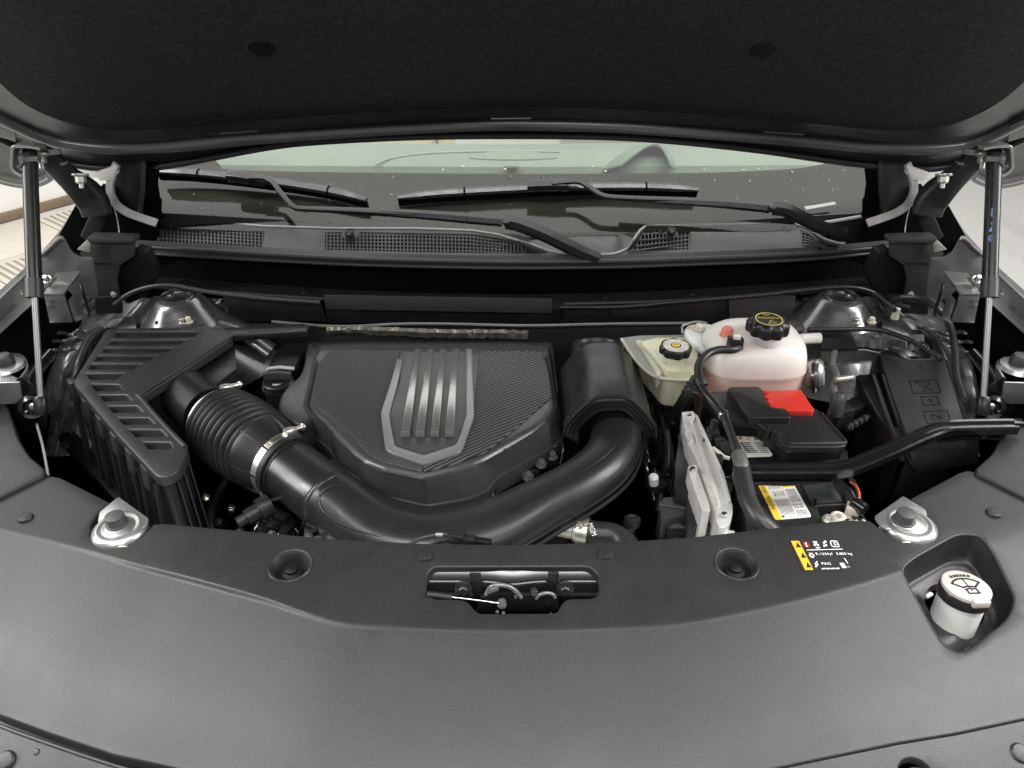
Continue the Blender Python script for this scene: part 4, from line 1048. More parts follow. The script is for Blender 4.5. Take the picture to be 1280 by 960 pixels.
# bare metal bits peeking out under the cover
en = thing('engine_block', 'dark engine castings and bolts below the engine cover', 'engine', (-.1, .95, -.3))
box('block', (-.12, 1.02, -.25), (.42, .34, .26), M['dull'], en, bevel=.02, seg=3)
for k, (x, y, z, sx, sy, sz) in enumerate(((440, 610, -.10, .05, .04, .03), (484, 632, -.10, .06, .03, .03), (530, 640, -.09, .09, .05, .02), (600, 625, -.10, .04, .03, .03), (660, 585, -.09, .05, .04, .03), (684, 572, -.08, .03, .03, .03), (650, 605, -.12, .07, .03, .03))):
    box('casting', PZ(x, y, z), (sx, sy, sz), M['dull'], en, rot=RZ(k*23), bevel=.006, seg=3)
for (x, y, z) in ((415, 582, -.07), (470, 626, -.075), (592, 619, -.075), (676, 580, -.07), (690, 570, -.07), (660, 596, -.08), (560, 632, -.07)):
    hexbolt('bolt', PZ(x, y, z), (.1, -.3, 1), .006, .010, M['metallic'], en)
tube('chrome_pipe', [PZ(616, 596, -.06), PZ(614, 612, -.075), PZ(611, 632, -.10)], .0075, M['steel'], en, n=16)
ring('pulley', PZ(531, 636, -.075), (0, -.6, 1), [(.030+.003*math.cos(k*math.pi/3), .003*math.sin(k*math.pi/3)) for k in range(6)], M['metallic'], en, n=40)
tube('bracket', [PZ(702, 545, -.06), PZ(704, 562, -.07), PZ(700, 580, -.09)], .002, M['steel'], en, n=8)

# ================================================================== air filter box
ab = thing('air_filter_box', 'big louvred black air filter box at the left of the bay', 'air filter box', PZ(170, 560, -.2))
LZ = .012
lid = [zl(*p) for p in ((400, 93), (775, 85), (845, 95), (860, 125), (700, 228), (531, 335), (533, 355), (620, 455), (688, 528), (690, 550), (662, 612), (620, 640), (590, 638), (440, 480), (283, 300), (280, 285), (302, 248))]
lidr = rnd(lid, 5, 3); L2 = [PZ(x, y, LZ) for x, y in lidr]
slots = [[(430, 100), (752, 99), (722, 124), (414, 124)], [(410, 131), (702, 130), (672, 152), (388, 153)], [(385, 160), (655, 159), (622, 181), (368, 182)], [(358, 189), (598, 188), (556, 212), (342, 213)],
         [(335, 220), (535, 219), (497, 244), (322, 245)], [(312, 255), (472, 254), (436, 282), (334, 283)],
         [(332, 294), (446, 296), (466, 323), (352, 326)], [(362, 335), (474, 334), (498, 361), (382, 364)], [(394, 376), (514, 375), (540, 404), (417, 406)], [(432, 420), (558, 419), (584, 448), (456, 451)], [(472, 463), (604, 464), (630, 494), (501, 497)], [(522, 509), (640, 511), (648, 540), (549, 543)]]
hol = [[PZ(*zl(*p), LZ) for p in rnd(sl, 6, 2)] for sl in slots]
sheet('lid', [(p.x, p.y) for p in L2], [[(p.x, p.y) for p in h] for h in hol], lambda x, y: Vector((x, y, LZ)), .02, M['lid'], ab, lip=.016, fil=.003)
for sl in slots:
    a_, b_, c_, d_ = [PZ(*zl(*p), LZ) for p in sl]
    dn = Vector((0, 0, -.017))
    v = [a_+dn+Vector((-.004, .004, 0)), b_+dn+Vector((.004, .004, 0)), c_+Vector((.004, -.002, -.0035)), d_+Vector((-.004, -.002, -.0035))]
    prism3('louvre', v, (0, 0, -.002), M['lid'], ab, bevel=.0005)
# raised border bead of the lid
bd = [PZ(x, y, LZ+.001) for x, y in cat([zl(862, 118), zl(700, 222), zl(528, 330), zl(526, 352), zl(612, 452), zl(690, 532)], 5)]
tube('lid_bead', bd, .004, M['lid'], ab, n=10, smooth=1)
# castellated lower rim and ribbed body
rim = [PZ(x, y, LZ-.016) for x, y in lidr]
cenb = sum(rim, Vector())/len(rim)
def off(L, d, dz): return [Vector((p.x, p.y, p.z+dz))+(Vector((p.x, p.y, 0))-Vector((cenb.x, cenb.y, 0))).normalized()*d for p in L]
loft('body', [rim, off(rim, .004, -.02), off(rim, .012, -.12), off(rim, .02, -.2)], M['plastic'], ab, cap0=False, cap1=False, ang=50)
loft('rim_band', [off(rim, .0025, .002), off(rim, .005, -.004), off(rim, .005, -.016), off(rim, .002, -.02)], M['lid'], ab, cap0=False, cap1=False, ang=30)
edge = [PZ(x, y, LZ-.018) for x, y in resamp([zl(280, 292), zl(440, 482), zl(590, 638)], 12)]+[PZ(x, y, LZ-.018) for x, y in resamp([zl(620, 642), zl(665, 612), zl(690, 555)], 4)]
for i, p in enumerate(edge):
    o_ = (Vector((p.x, p.y, 0))-Vector((cenb.x, cenb.y, 0))).normalized()
    if i < 12:
        ta = (edge[min(i+1, 11)]-edge[max(i-1, 0)]).normalized()
        o_ = Vector((-ta.y, ta.x, 0)).normalized()*(1 if Vector((-ta.y, ta.x, 0)).dot(o_) > 0 else -1)
        if i % 2 == 0: 
            q = [p+o_*.0105+ta*.011+Vector((0, 0, .006)), p+o_*.0105-ta*.011+Vector((0, 0, .006)), p+o_*.0145-ta*.010+Vector((0, 0, -.032)), p+o_*.0145+ta*.010+Vector((0, 0, -.032))]
            prism3('tooth', q, -o_*.012, M['lid'], ab, bevel=.0012)
    if i < 12 and i % 3 == 1: continue
    r0 = p+o_*.006+Vector((0, 0, -.012)); r1 = p+o_*.016+Vector((0, 0, -.10)); r2 = p+o_*.024+Vector((0, 0, -.19))
    sweep('rib', [r0, r1, r2], rrect(.0016, .0045, .0006), M['plastic'], ab, up=o_)
# mounting tray
tr = [PZ(x, y, -.16) for x, y in ((72, 546), (86, 530), (180, 640), (158, 640), (84, 560))]
prism3('tray', tr, (0, 0, -.02), M['dull'], ab, bevel=.002)
lathe('tray_grommet', PZ(84, 557, -.155), (0, 0, 1), [(.010, 0), (.009, .006), (.005, .006), (.004, .002), (0, .002)], M['rubber'], ab, n=18)
# right shoulder wall behind the outlet
sh = [zl(860, 130), zl(872, 175), zl(880, 240), zl(800, 300), zl(700, 300), zl(545, 345), zl(690, 235)]
prismz('shoulder', sh, -.012, .14, M['plastic'], ab, bevel=.004, rr=3)
# outlet stub
AX = [PZ(213, 478, -.036), PZ(230, 492, -.036), PZ(262, 517, -.036), PZ(316, 556, -.040), PZ(372, 594, -.046)]
ax1 = (AX[2]-AX[0]).normalized()
sweep('outlet', cat(AX[:3], 4), circ(.045, 40), M['satin'], ab)

# corrugated hose with two clamps
bh = thing('bellows_hose', 'corrugated black rubber intake hose between two bright clamps', 'hose', AX[3]-Vector((0, 0, .06)))
path = resamp(cat(AX[1:], 8), 130); Lt = sum((Vector(b)-Vector(a)).length for a, b in zip(path, path[1:]))
i0, i1, i2 = 46, 92, 122
scl = []
for i in range(i0, i2+1):
    if i <= i1:
        ph = (i-i0)/(i1-i0); r = .0555+.0042*math.cos(ph*2*math.pi*8) if .06 < ph < .97 else .0515
    else:
        ph = (i-i1)/(i2-i1); r = .0535-.007*sstep(ph*1.6)
    scl.append(r)
P = path[i0:i2+1]; P2 = resamp(P, 240); s2 = [scl[min(len(scl)-1, int(round(k*(len(scl)-1)/239)))] for k in range(240)]
s2 = []
for k in range(240):
    ph = k/239
    if ph < .05: r = .0510
    elif ph < .64:
        q = (ph-.05)/.59; r = .0535+.0085*abs(math.cos(q*math.pi*8.5))**.6+.005*math.sin(q*math.pi)
    else:
        q = (ph-.64)/.36; r = .0610-.0135*sstep(q*1.5)
    s2.append(r)
sweep('bellows', P2, circ(1, 48), M['rubber'], bh, scale=s2, ang=60)
for a_ in range(7):        # stiffening ribs on the tapered end
    th = a_*2*math.pi/7+.35; pa = Vector(P2[150]); pb = Vector(P2[222]); t_ = (pb-pa).normalized(); u_, v_, _ = frame(t_)
    d_ = u_*math.cos(th)+v_*math.sin(th)
    prism3('stiffener', [pa+d_*.054, pb+d_*.044, pb+d_*.052, pa.lerp(pb, .5)+d_*.0585, pa+d_*.0625], t_.cross(d_)*.003, M['rubber'], bh, bevel=.0006)
ring('end_lip', P2[226], (Vector(P2[230])-Vector(P2[222])), [(.050+.003*math.cos(k*math.pi/3), .006*math.sin(k*math.pi/3)) for k in range(6)], M['rubber'], bh, n=44)
def clamp(c, t_, r, label, th):
    k = thing('hose_clamp', label, 'hose clamp', c, 'worm drive hose clamps')
    ring('band', c, t_, [(r, -.0068), (r+.0014, -.0068), (r+.0014, .0068), (r, .0068)], M['zinc'], k, n=56)
    u_, v_, a_ = frame(t_)
    upv = (Vector((0, 0, 1))-a_*a_.z).normalized(); sd = a_.cross(upv)
    if sd.x < 0: sd = -sd
    d_ = (upv*math.cos(th)+sd*math.sin(th)); tg = (sd*math.cos(th)-upv*math.sin(th))
    R = Matrix((tg, a_, d_)).transposed()
    box('housing', c+d_*(r+.005)+tg*.012, (.017, .013, .009), M['zinc'], k, rot=R, bevel=.002)
    lathe('screw', c+d_*(r+.006)+tg*.005, tg, [(.0062, -.004), (.0065, 0), (.0065, .006), (.004, .007), (.004, .026), (.0055, .027), (.0055, .030), (0, .030)], M['zinc'], k, n=16)
    vs_ = [c+d_*(r+.0025)-tg*.004+a_*.0055, c+d_*(r+.0025)-tg*.004-a_*.0055, c+(d_*math.cos(.5)-tg*math.sin(.5))*(r+.0025)-a_*.0055, c+(d_*math.cos(.5)-tg*math.sin(.5))*(r+.0025)+a_*.0055]
    prism3('band_tail', vs_, -d_*.001, M['zinc'], k, bevel=.0003)
    for j in range(6):
        q_ = vs_[1].lerp(vs_[2], (j+.6)/7)+d_*.0012+a_*.0055
        box('thread_slot', q_, (.0012, .007, .0006), M['dull'], k, rot=R, bevel=0)
clamp(Vector(P2[5]), (Vector(P2[9])-Vector(P2[1])), .0530, 'steel hose clamp on the filter box end of the corrugated hose', .25)
clamp(Vector(P2[214]), (Vector(P2[220])-Vector(P2[208])), .0502, 'steel hose clamp on the engine end of the corrugated hose', .25)

# ================================================================== intake duct across the front of the engine
du = thing('intake_duct', 'wide smooth black intake duct curving below the engine cover', 'intake duct', PZ(560, 690, -.12))
DP = [Vector(P2[200]), AX[4], PZ(411, 624, -.051), PZ(450, 650, -.060), PZ(500, 668, -.064), PZ(560, 673, -.064), PZ(620, 660, -.060), PZ(671, 636, -.052), PZ(720, 610, -.045), PZ(756, 581, -.040), PZ(770, 548, -.036), PZ(766, 515, -.034), PZ(756, 480, -.034)]
sec = []
for i in range(40):
    t_ = 2*math.pi*i/40; c_, s_ = math.cos(t_), math.sin(t_); e_ = 2.3
    sec.append((math.copysign(abs(c_)**(2/e_), c_)*.0385, math.copysign(abs(s_)**(2/e_), s_)*.0365))
dpp = cat(DP, 8); nn = len(dpp)
def dsc(i):
    k = i/8
    if k < 2: return (1.16, 1.2)
    if k < 4: m_ = sstep((k-2)/2); return (1.16+.22*m_, 1.2-.28*m_)
    if k < 8: return (1.38-.34*sstep((k-5)/3), .92+.10*sstep((k-5)/3))
    return (1.04, 1.02)
dct = sweep('duct', dpp, sec, M['satin'], du, scale=[dsc(i) for i in range(nn)], up=(0, .05, 1), ang=60)
# moulded parting seam along the outer side and the round bulge of the elbow
def side(i, a_, h_):
    t_ = (Vector(dpp[min(i+1, nn-1)])-Vector(dpp[max(i-1, 0)])).normalized(); up_ = Vector((0, .05, 1)); b_ = (up_-t_*up_.dot(t_)).normalized(); s_ = t_.cross(b_)
    k1, k2 = dsc(i); return Vector(dpp[i])+s_*(a_*k1)+b_*(h_*k2)
sg = 1 if side(60, .04, 0).y < dpp[60][1] else -1
tube('seam', [side(i, sg*.0386, -.004) for i in range(44, 88)], .0016, M['plastic'], du, n=8, smooth=1)
tube('seam_flange', [side(i, sg*.041, -.014) for i in range(40, 92)], .0030, M['plastic'], du, n=8, smooth=1)
tube('crease', [side(i, sg*.012, .0368) for i in range(50, 74)], .0008, M['satin'], du, n=6, smooth=1)
c = Vector(dpp[23]).lerp(dpp[24], .5)
# elbow collar
t_ = (Vector(dpp[19])-Vector(dpp[13])).normalized()
ring('elbow_collar', dpp[16], t_, [(.0445+.0025*math.cos(k*math.pi/4), .006*math.sin(k*math.pi/4)) for k in range(8)], M['satin'], du, n=48)
from mathutils.bvhtree import BVHTree
bpy.context.view_layer.update()
_bv = BVHTree.FromPolygons([dct.matrix_world @ v.co for v in dct.data.vertices], [tuple(p.vertices) for p in dct.data.polygons])
sc_ = [_bv.ray_cast(EYE, ray(x, y).normalized())[0] for x, y in cat([(444, 612), (425, 607), (408, 611), (399, 622), (402, 636), (416, 649), (440, 661), (475, 671)], 5)]
sc_ = [p for p in sc_ if p is not None]
if len(sc_) > 8: tube('scoop_edge', sc_, .0022, M['satin'], du, n=8, smooth=1, scale=[min(1, .3+.7*min(i, len(sc_)-1-i)/8) for i in range(len(sc_))])
# lower saddle fin
fin_ = [PZ(x, y, -.075) for x, y in ((378, 640), (392, 634), (408, 640), (430, 656), (470, 672), (520, 680), (520, 690), (380, 690))]
prism3('saddle', fin_, (0, 0, -.03), M['gloss'], du, bevel=.004)
tube('saddle_lip', [PZ(x, y, -.072) for x, y in ((386, 668), (400, 662), (420, 664), (450, 670), (490, 678), (530, 684))], .003, M['plastic'], du, n=8)

# throttle shroud
ts_ = thing('throttle_shroud', 'arched black shroud where the duct meets the throttle', 'shroud', PZ(762, 530, -.1))
def arch(P, y): return [PY(x, yy, y) for x, yy in P]
yf = .985; ybk = 1.15
Fr = [(704, 545), (706, 535), (712, 526), (726, 511), (743, 499), (764, 496.5), (785, 497.5), (800, 510), (811, 523), (818, 534), (818, 545)]
Fc = cat(Fr, 3); F3 = [PY(x, y, yf) for x, y in Fc]
c0 = PY(762, 540, yf)
B3_ = [Vector((c0.x+(p.x-c0.x)*.99, ybk, p.z+.002)) for p in F3]
ins = lambda k, y, dz=0: [Vector((c0.x+(p.x-c0.x)*k, y, c0.z-.01+(p.z-c0.z+.01)*k+dz)) for p in F3]
loft('shell', [B3_, [b_.lerp(a_, .5) for a_, b_ in zip(F3, B3_)], [b_.lerp(a_, .97) for a_, b_ in zip(F3, B3_)], ins(.985, yf-.002), ins(.90, yf-.003), ins(.88, yf+.006)], M['satin'], ts_, closed=False, ang=75)
loft('step', [ins(.88, yf+.006), ins(.88, yf-.004), ins(.82, yf-.004), ins(.80, yf+.008)], M['plastic'], ts_, closed=False, ang=30)
loft('step', [ins(.80, yf+.008), ins(.80, yf-.008), ins(.74, yf-.008), ins(.70, yf+.02)], M['plastic'], ts_, closed=False, ang=30)
bk_ = lambda k, dy: [Vector((c0.x+(p.x-c0.x)*k, ybk+dy, c0.z+(p.z-c0.z)*k)) for p in B3_]
loft('back_face', [B3_, bk_(.975, .006), bk_(.90, .012), bk_(.70, .015), bk_(.3, .016)], M['satin'], ts_, closed=False, ang=75)
for i_ in (.0,):
    tube('rim_flange', [p+Vector((0, -.001, 0)) for p in F3], .0026, M['plastic'], ts_, n=8, smooth=1)
lathe('throttle_body', Vector((c0.x-.004, ybk+.02, .0)), (0, .25, 1), [(.046, -.05), (.046, .018), (.043, .022), (.038, .022), (.036, .016), (0, .016)], M['plastic'], ts_, n=36)
prism3('ear', [PY(x, y, yf+.002) for x, y in ((811, 520), (822, 533), (822, 541), (808, 552), (806, 540))], (0, .008, 0), M['plastic'], ts_, bevel=.002)
prism3('ear', [PY(x, y, yf+.002) for x, y in ((712, 520), (704, 530), (704, 545), (724, 556), (724, 540))], (0, .008, 0), M['plastic'], ts_, bevel=.002)

# ================================================================== brake fluid reservoir
br = thing('brake_reservoir', 'cream translucent brake fluid reservoir with black cap', 'reservoir', PZ(830, 470, -.06))
P = [(776, 422), (800, 419), (858, 418), (876, 440), (880, 478), (864, 474), (823, 472), (806, 462), (790, 445)]
prismz('flange', P, .004, .004, M['brakegrey'], br, bevel=.0015, rr=4)
tube('flange_lip', [PZ(x, y, .004) for x, y in ((777, 424), (791, 446), (808, 464), (824, 472), (846, 474.5), (866, 475))], .003, M['brake'], br, n=8)
P = [(800, 426), (820, 421), (862, 421), (874, 436), (872, 462), (846, 463), (832, 461), (822, 450)]
prismz('body', P, .020, .075, M['brake'], br, bevel=.006, seg=3, rr=5)
P = [(795, 424), (803, 424), (828, 464), (822, 468)]
prismz('side_wall', P, .012, .03, M['brake'], br, bevel=.003)
c = PZ(845, 432, .047)
lathe('neck', c-Vector((0, 0, .035)), (0, 0, 1), [(.021, 0), (.021, .024), (0, .024)], M['brake'], br, n=28)
cp = lathe('cap', c-Vector((0, 0, .013)), (0, 0, 1), [(.027, 0), (.0275, .002), (.0275, .011), (.0255, .0135), (.0225, .0130), (0, .0130)], M['plastic'], br, n=72, flute=(8, .003, .0235))
lathe('cap_label', c+Vector((0, 0, .0004)), (0, 0, 1), [(.0215, 0), (.0213, .0003), (0, .0003)], M['paper'], cp, n=40)
lathe('cap_centre_ring', c+Vector((0, 0, .0009)), (0, 0, 1), [(.0092, 0), (.0091, .0002), (0, .0002)], M['ink'], cp, n=28)
lathe('cap_centre', c+Vector((0, 0, .0013)), (0, 0, 1), [(.0070, 0), (.0069, .0002), (0, .0002)], M['yellow'], cp, n=28)
text('centre_symbol', '(!)', c+Vector((0, 0, .0017)), (1, 0, 0), (0, 1, 0), .007, M['ink'], cp)
for i, ch in enumerate('USE ONLY DOT 3 BRAKE FLUID  CLEAN CAP  '):
    if ch == ' ': continue
    for rr_, mm in ((.0185, 'ink'), (.0140, 'inkgrey')):
        th = math.pi/2-i*2*math.pi/39; d_ = Vector((math.cos(th), math.sin(th), 0)); tg = Vector((math.sin(th), -math.cos(th), 0))
        text('cap_letter', ch, c+d_*rr_+Vector((0, 0, .0009)), tg, d_, .0042, M[mm], cp)

# ================================================================== coolant tank
tk = thing('coolant_tank', 'milky pink-white coolant tank with ribbed black cap', 'coolant tank', PZ(945, 480, -.10))
c = PZ(946, 440, .03); cx, cy = c.x, 1.155
hw, hd = .0885, .072
def sring(k, z, dx=0, dy=0, e=3.2, n=56):
    out = []
    for i in range(n):
        t_ = 2*math.pi*i/n; c_, s_ = math.cos(t_), math.sin(t_)
        out.append(Vector((cx+dx+math.copysign(abs(c_)**(2/e), c_)*hw*k, cy+dy+math.copysign(abs(s_)**(2/e), s_)*hd*k, z)))
    return out
loft('tank', [sring(.86, -.14), sring(.94, -.10), sring(.985, -.05), sring(.995, -.010), sring(1.0, .002), sring(1.014, .004), sring(1.014, .0075), sring(.998, .010), sring(.99, .018), sring(.965, .030), sring(.90, .043, dx=.002), sring(.78, .054, dx=.004, e=2.8), sring(.58, .061, dx=.006, e=2.5), sring(.30, .064, dx=.008, e=2.2)], M['tankbody'], tk, ang=60)
# left lug with its bolt, outlet spigot, foot gusset
prismz('lug', [(854, 414), (860, 406), (880, 404), (900, 407), (905, 425), (880, 440), (866, 428)], .030, .010, M['tank'], tk, bevel=.003, seg=3, rr=5)
hexbolt('lug_bolt', PZ(873.5, 411, .031), (0, 0, 1), .007, .009, M['cream'], tk)
tube('wire_bail', [PZ(x, y, .035) for x, y in ((853, 416), (853, 408), (860, 404), (872, 402), (884, 404))], .0022, M['silver'], tk, n=8)
tube('spigot', [PZ(1000, 424, .03), PZ(1012, 423, .03), PZ(1025, 422.5, .03)], .009, M['tank'], tk, n=18)
c = PZ(961.5, 398, .098)
lathe('neck', c-Vector((0, 0, .05)), (0, 0, 1), [(.026, 0), (.026, .03), (0, .03)], M['tank'], tk, n=30)
cp = lathe('cap', c-Vector((0, 0, .024)), (0, 0, 1), [(.0345, 0), (.0355, .003), (.0355, .016), (.0325, .021), (.026, .0235), (.0235, .0225), (0, .0225)], M['plastic'], tk, n=96, flute=(9, .0045, .030))
ring('cap_oval', c, (0, 0, 1), [(.0225, -.0014), (.0225, -.0008), (.0208, -.0008), (.0208, -.0014)], M['gold'], cp, n=48)
text('cap_print', 'ACDelco', c+Vector((0, .004, -.0012)), (1, 0, 0), (0, 1, 0), .0098, M['gold'], cp)
text('cap_print', 'DEX', c+Vector((0, .0145, -.0012)), (1, 0, 0), (0, 1, 0), .006, M['gold'], cp)
q = c+Vector((.002, -.010, -.0010))
flat('cap_symbol', [q+Vector(v) for v in ((-.007, -.004, 0), (-.006, -.004, 0), (.000, .0045, 0), (.006, -.004, 0), (.007, -.004, 0), (.0, .0065, 0))], M['gold'], cp)
flat('cap_symbol', [q+Vector(v) for v in ((-.007, -.0052, 0), (.007, -.0052, 0), (.007, -.004, 0), (-.007, -.004, 0))], M['gold'], cp)
# handwritten mark and pink overflow plug
u1 = Vector((.55, -.75, -.35)).normalized(); u2 = Vector((.7, .55, .35)).normalized()
def on_tank(x, y):
    best = None; d_ = ray(x, y)
    for i in range(400):
        p = EYE+d_*(1.0+i*.0012)
        # inside test against the dome profile
        zt = [(-.14, .86), (-.05, .985), (-.004, 1.0), (.012, .995), (.028, .97), (.043, .90), (.054, .78), (.061, .58), (.064, .30), (.066, 0)]
        k = interp(zt, p.z); e = 2.9
        if p.z < .066 and k > 0 and (abs((p.x-cx)/(hw*k))**e+abs((p.y-cy)/(hd*k))**e) < 1: return p-d_*.0012
    return PZ(x, y, .03)
for seg_ in (((990, 418), (994, 422), (997, 427)), ((993, 418), (997, 423), (1000, 427)), ((1001, 418), (1000, 422), (1002, 424)), ((1000, 430), (999, 432), (1001, 433))):
    tube('ink_mark', [on_tank(x, y) for x, y in seg_], .0009, M['ink'], tk, n=6, smooth=3)
c = PZ(909, 411, .066)
lathe('overflow_plug', c-Vector((0, 0, .03)), (.0, -.1, 1), [(.014, 0), (.013, .016), (.0105, .022), (.010, .030), (.008, .034), (0, .035)], M['pink'], tk, n=20)

# overflow pipe from the tank down over the battery
op = thing('coolant_hose', 'thin black and bare-metal coolant line looping from tank over battery', 'hose', PZ(925, 570, -.02))
pz = lambda x, y, z: PZ(x, y, z)
P = [(925, 433.5, .058), (916, 437, .060), (898, 437.5, .062), (884, 443, .060), (874, 455, .055), (873, 468, .050), (876, 480, .045)]
tube('upper_hose', [pz(*p) for p in P], .0068, M['hose'], op, n=16)
box('elbow', pz(919, 428, .066), (.024, .018, .020), M['plastic'], op, rot=RZ(8), bevel=.003)
box('elbow_clip', pz(921, 421.5, .078), (.012, .008, .008), M['white'], op, bevel=.001)
ring('hose_end', pz(876, 478, .046), (.2, -.6, -.4), [(.0085+.002*math.cos(k*math.pi/3), .008*math.sin(k*math.pi/3)) for k in range(6)], M['rubber'], op, n=20)
P = [(876, 482, .044), (884, 494, .040), (896, 508, .036), (905, 520, .034), (911, 535, .030), (917, 551, .026), (923, 570, .02)]
tube('metal_line', [pz(*p) for p in P], .0058, M['darkmetal'], op, n=16)
ring('joint', pz(904, 518.5, .034), (.2, -.6, -.1), [(.0075+.001*math.cos(k*math.pi/3), .0025*math.sin(k*math.pi/3)) for k in range(6)], M['steel'], op, n=20)
tube('tape_wrap', [pz(923, 568, .02), pz(926, 578, .018), pz(928, 590, .012)], .0105, M['tape'], op, n=14)
P = [(927, 586, .012), (930, 605, .006), (935, 625, 0), (946, 645, -.006), (958, 658, -.012), (985, 684, -.03)]
tube('lower_hose', [pz(*p) for p in P], .0125, M['hose'], op, n=20)
o = thing('hose_stub', 'short ribbed black hose beside the brake reservoir', 'hose', PZ(865, 500, -.03))
tube('hose', [pz(872, 474, .02), pz(866, 486, .01), pz(858, 498, -.01), pz(848, 515, -.05)], .012, M['hose'], o, n=16)
for k in range(3): ring('hose_ring', pz(869-k*3, 481+k*5, .015-.006*k), (-.2, -.5, -.6), [(.0128+.002*math.cos(q_*math.pi/3), .003*math.sin(q_*math.pi/3)) for q_ in range(6)], M['rubber'], o, n=20)

# ================================================================== battery cover box with red flap
tc = thing('terminal_box', 'black fuse and terminal box lid on the battery with stepped hump', 'fuse box', PZ(975, 560, -.06))
LZ2 = .004
P = [zb(*p) for p in ((240, 55), (300, 40), (560, 30), (840, 120), (880, 150), (1016, 305), (1016, 330), (960, 338), (700, 335), (640, 290), (540, 208), (500, 198), (370, 200), (330, 150))]
prismz('lid', P, LZ2, .012, M['plastic'], tc, bevel=.003, seg=3, rr=4)
P2_ = [zb(*p) for p in ((250, 70), (870, 175), (1005, 330), (700, 345), (545, 222), (372, 215))]
prismz('base', P2_, LZ2-.012, .06, M['dull'], tc, bevel=.003)
# raised border of the lid
P3_ = [zb(*p) for p in ((372, 198), (505, 195), (545, 206), (648, 288), (708, 322), (1006, 318), (1010, 306), (880, 160))]
tube('lid_bead', [PZ(x, y, LZ2-.001) for x, y in rnd(P3_, 4, 3, closed=False)], .0034, M['plastic'], tc, n=8, smooth=1)
hp = [zb(*p) for p in ((380, 24), (400, 14), (545, 12), (562, 22), (604, 118), (690, 130), (722, 168), (716, 178), (492, 180), (470, 150))]
prismz('hump', hp, LZ2+.012, .014, M['plastic'], tc, bevel=.003, seg=3, rr=2)
prismz('hump_step', [zb(*p) for p in ((476, 146), (606, 140), (700, 142), (716, 176), (494, 178))], LZ2+.007, .007, M['plastic'], tc, bevel=.002)
for k in range(3):
    x, y = zb(600+k*26, 262+k*14); box('latch_tooth', PZ(x, y, LZ2-.002), (.005, .012, .018), M['plastic'], tc, rot=RZ(-30), bevel=.001)
x, y = zb(620, 300); box('latch', PZ(x, y, LZ2-.014), (.024, .010, .026), M['plastic'], tc, rot=RZ(-28), bevel=.002)
rd = thing('red_terminal_cover', 'bright red plastic terminal cover beside the black hump', 'cover', PZ(985, 510, 0))
P = [zb(*p) for p in ((584, 36), (764, 30), (776, 34), (846, 138), (836, 144), (690, 142), (606, 118))]
prismz('flap', P, LZ2+.009, .011, M['red'], rd, bevel=.002, seg=3, rr=2)
for (x, y) in ((586, 52), (594, 78), (606, 104)):
    px_, py_ = zb(x, y); box('knuckle', PZ(px_, py_, LZ2+.006), (.010, .010, .008), M['red'], rd, bevel=.002)
# small white label
lb_ = [PZ(*zb(*p), -.030) for p in ((428, 278), (552, 275), (622, 376), (612, 386), (486, 390), (476, 384))]
o = prism3('warning_label', lb_, (0, 0, -.0006), M['paper'], None, bevel=0); tag(o, 'small white printed label in front of the terminal box latch', 'label')
def lquad(pl, z, P, m, par, nm='print'): return flat(nm, [PZ(*pl(*p), z) for p in P], m, par)
zz = -.0292
lquad(zb, zz, ((438, 286), (450, 280), (462, 286), (450, 300)), M['inkred'], o); lquad(zb, zz, ((476, 298), (490, 280), (506, 298)), M['yellow'], o); lquad(zb, zz, ((520, 284), (546, 283), (554, 298), (528, 299)), M['inkgrey'], o)
for k in range(6):
    a0 = 312+k*10; lquad(zb, zz, ((446+k*6.5, a0), (500+k*8+random.uniform(-6, 10), a0-1), (502+k*8, a0+4), (448+k*6.5, a0+5)), M['inkgrey'] if k % 2 else M['ink'], o)
    lquad(zb, zz, ((520+k*7, a0), (560+k*8+random.uniform(-8, 4), a0-1), (562+k*8, a0+4), (522+k*7, a0+4)), M['inkgrey'], o)
for k in range(5):
    lquad(zb, zz, ((452+k*9, 318+k*9), (462+k*9, 317+k*9), (464+k*9, 324+k*9), (454+k*9, 325+k*9)), M['blue'], o)
bx_ = thing('battery_tray', 'dark tray edge carrying the terminal box beside the aluminium unit', 'tray', PZ(900, 560, -.08))
prismz('tray', [(880, 505), (905, 528), (950, 533), (985, 562), (1060, 562), (1062, 582), (935, 583), (905, 560), (884, 530)], -.034, .05, M['dull'], bx_, bevel=.003)
lathe('post', PZ(892, 534, -.01), (0, 0, 1), [(.012, -.02), (.010, -.004), (.006, .004), (.006, .012), (0, .013)], M['plastic'], bx_, n=16)
prismz('side_clip', [(878, 530), (900, 534), (904, 548), (886, 552), (874, 545)], -.024, .02, M['plastic'], bx_, bevel=.003)
for (x, y) in ((890, 545), (900, 556), (908, 562)):
    box('connector', PZ(x, y, -.02), (.02, .016, .02), M['plastic'], bx_, rot=RZ(x % 40), bevel=.003)
tube('bare_wire', [PZ(x, y, -.01) for x, y in ((891, 560), (899, 566), (905, 571), (912, 573))], .003, M['cream'], bx_, n=8)

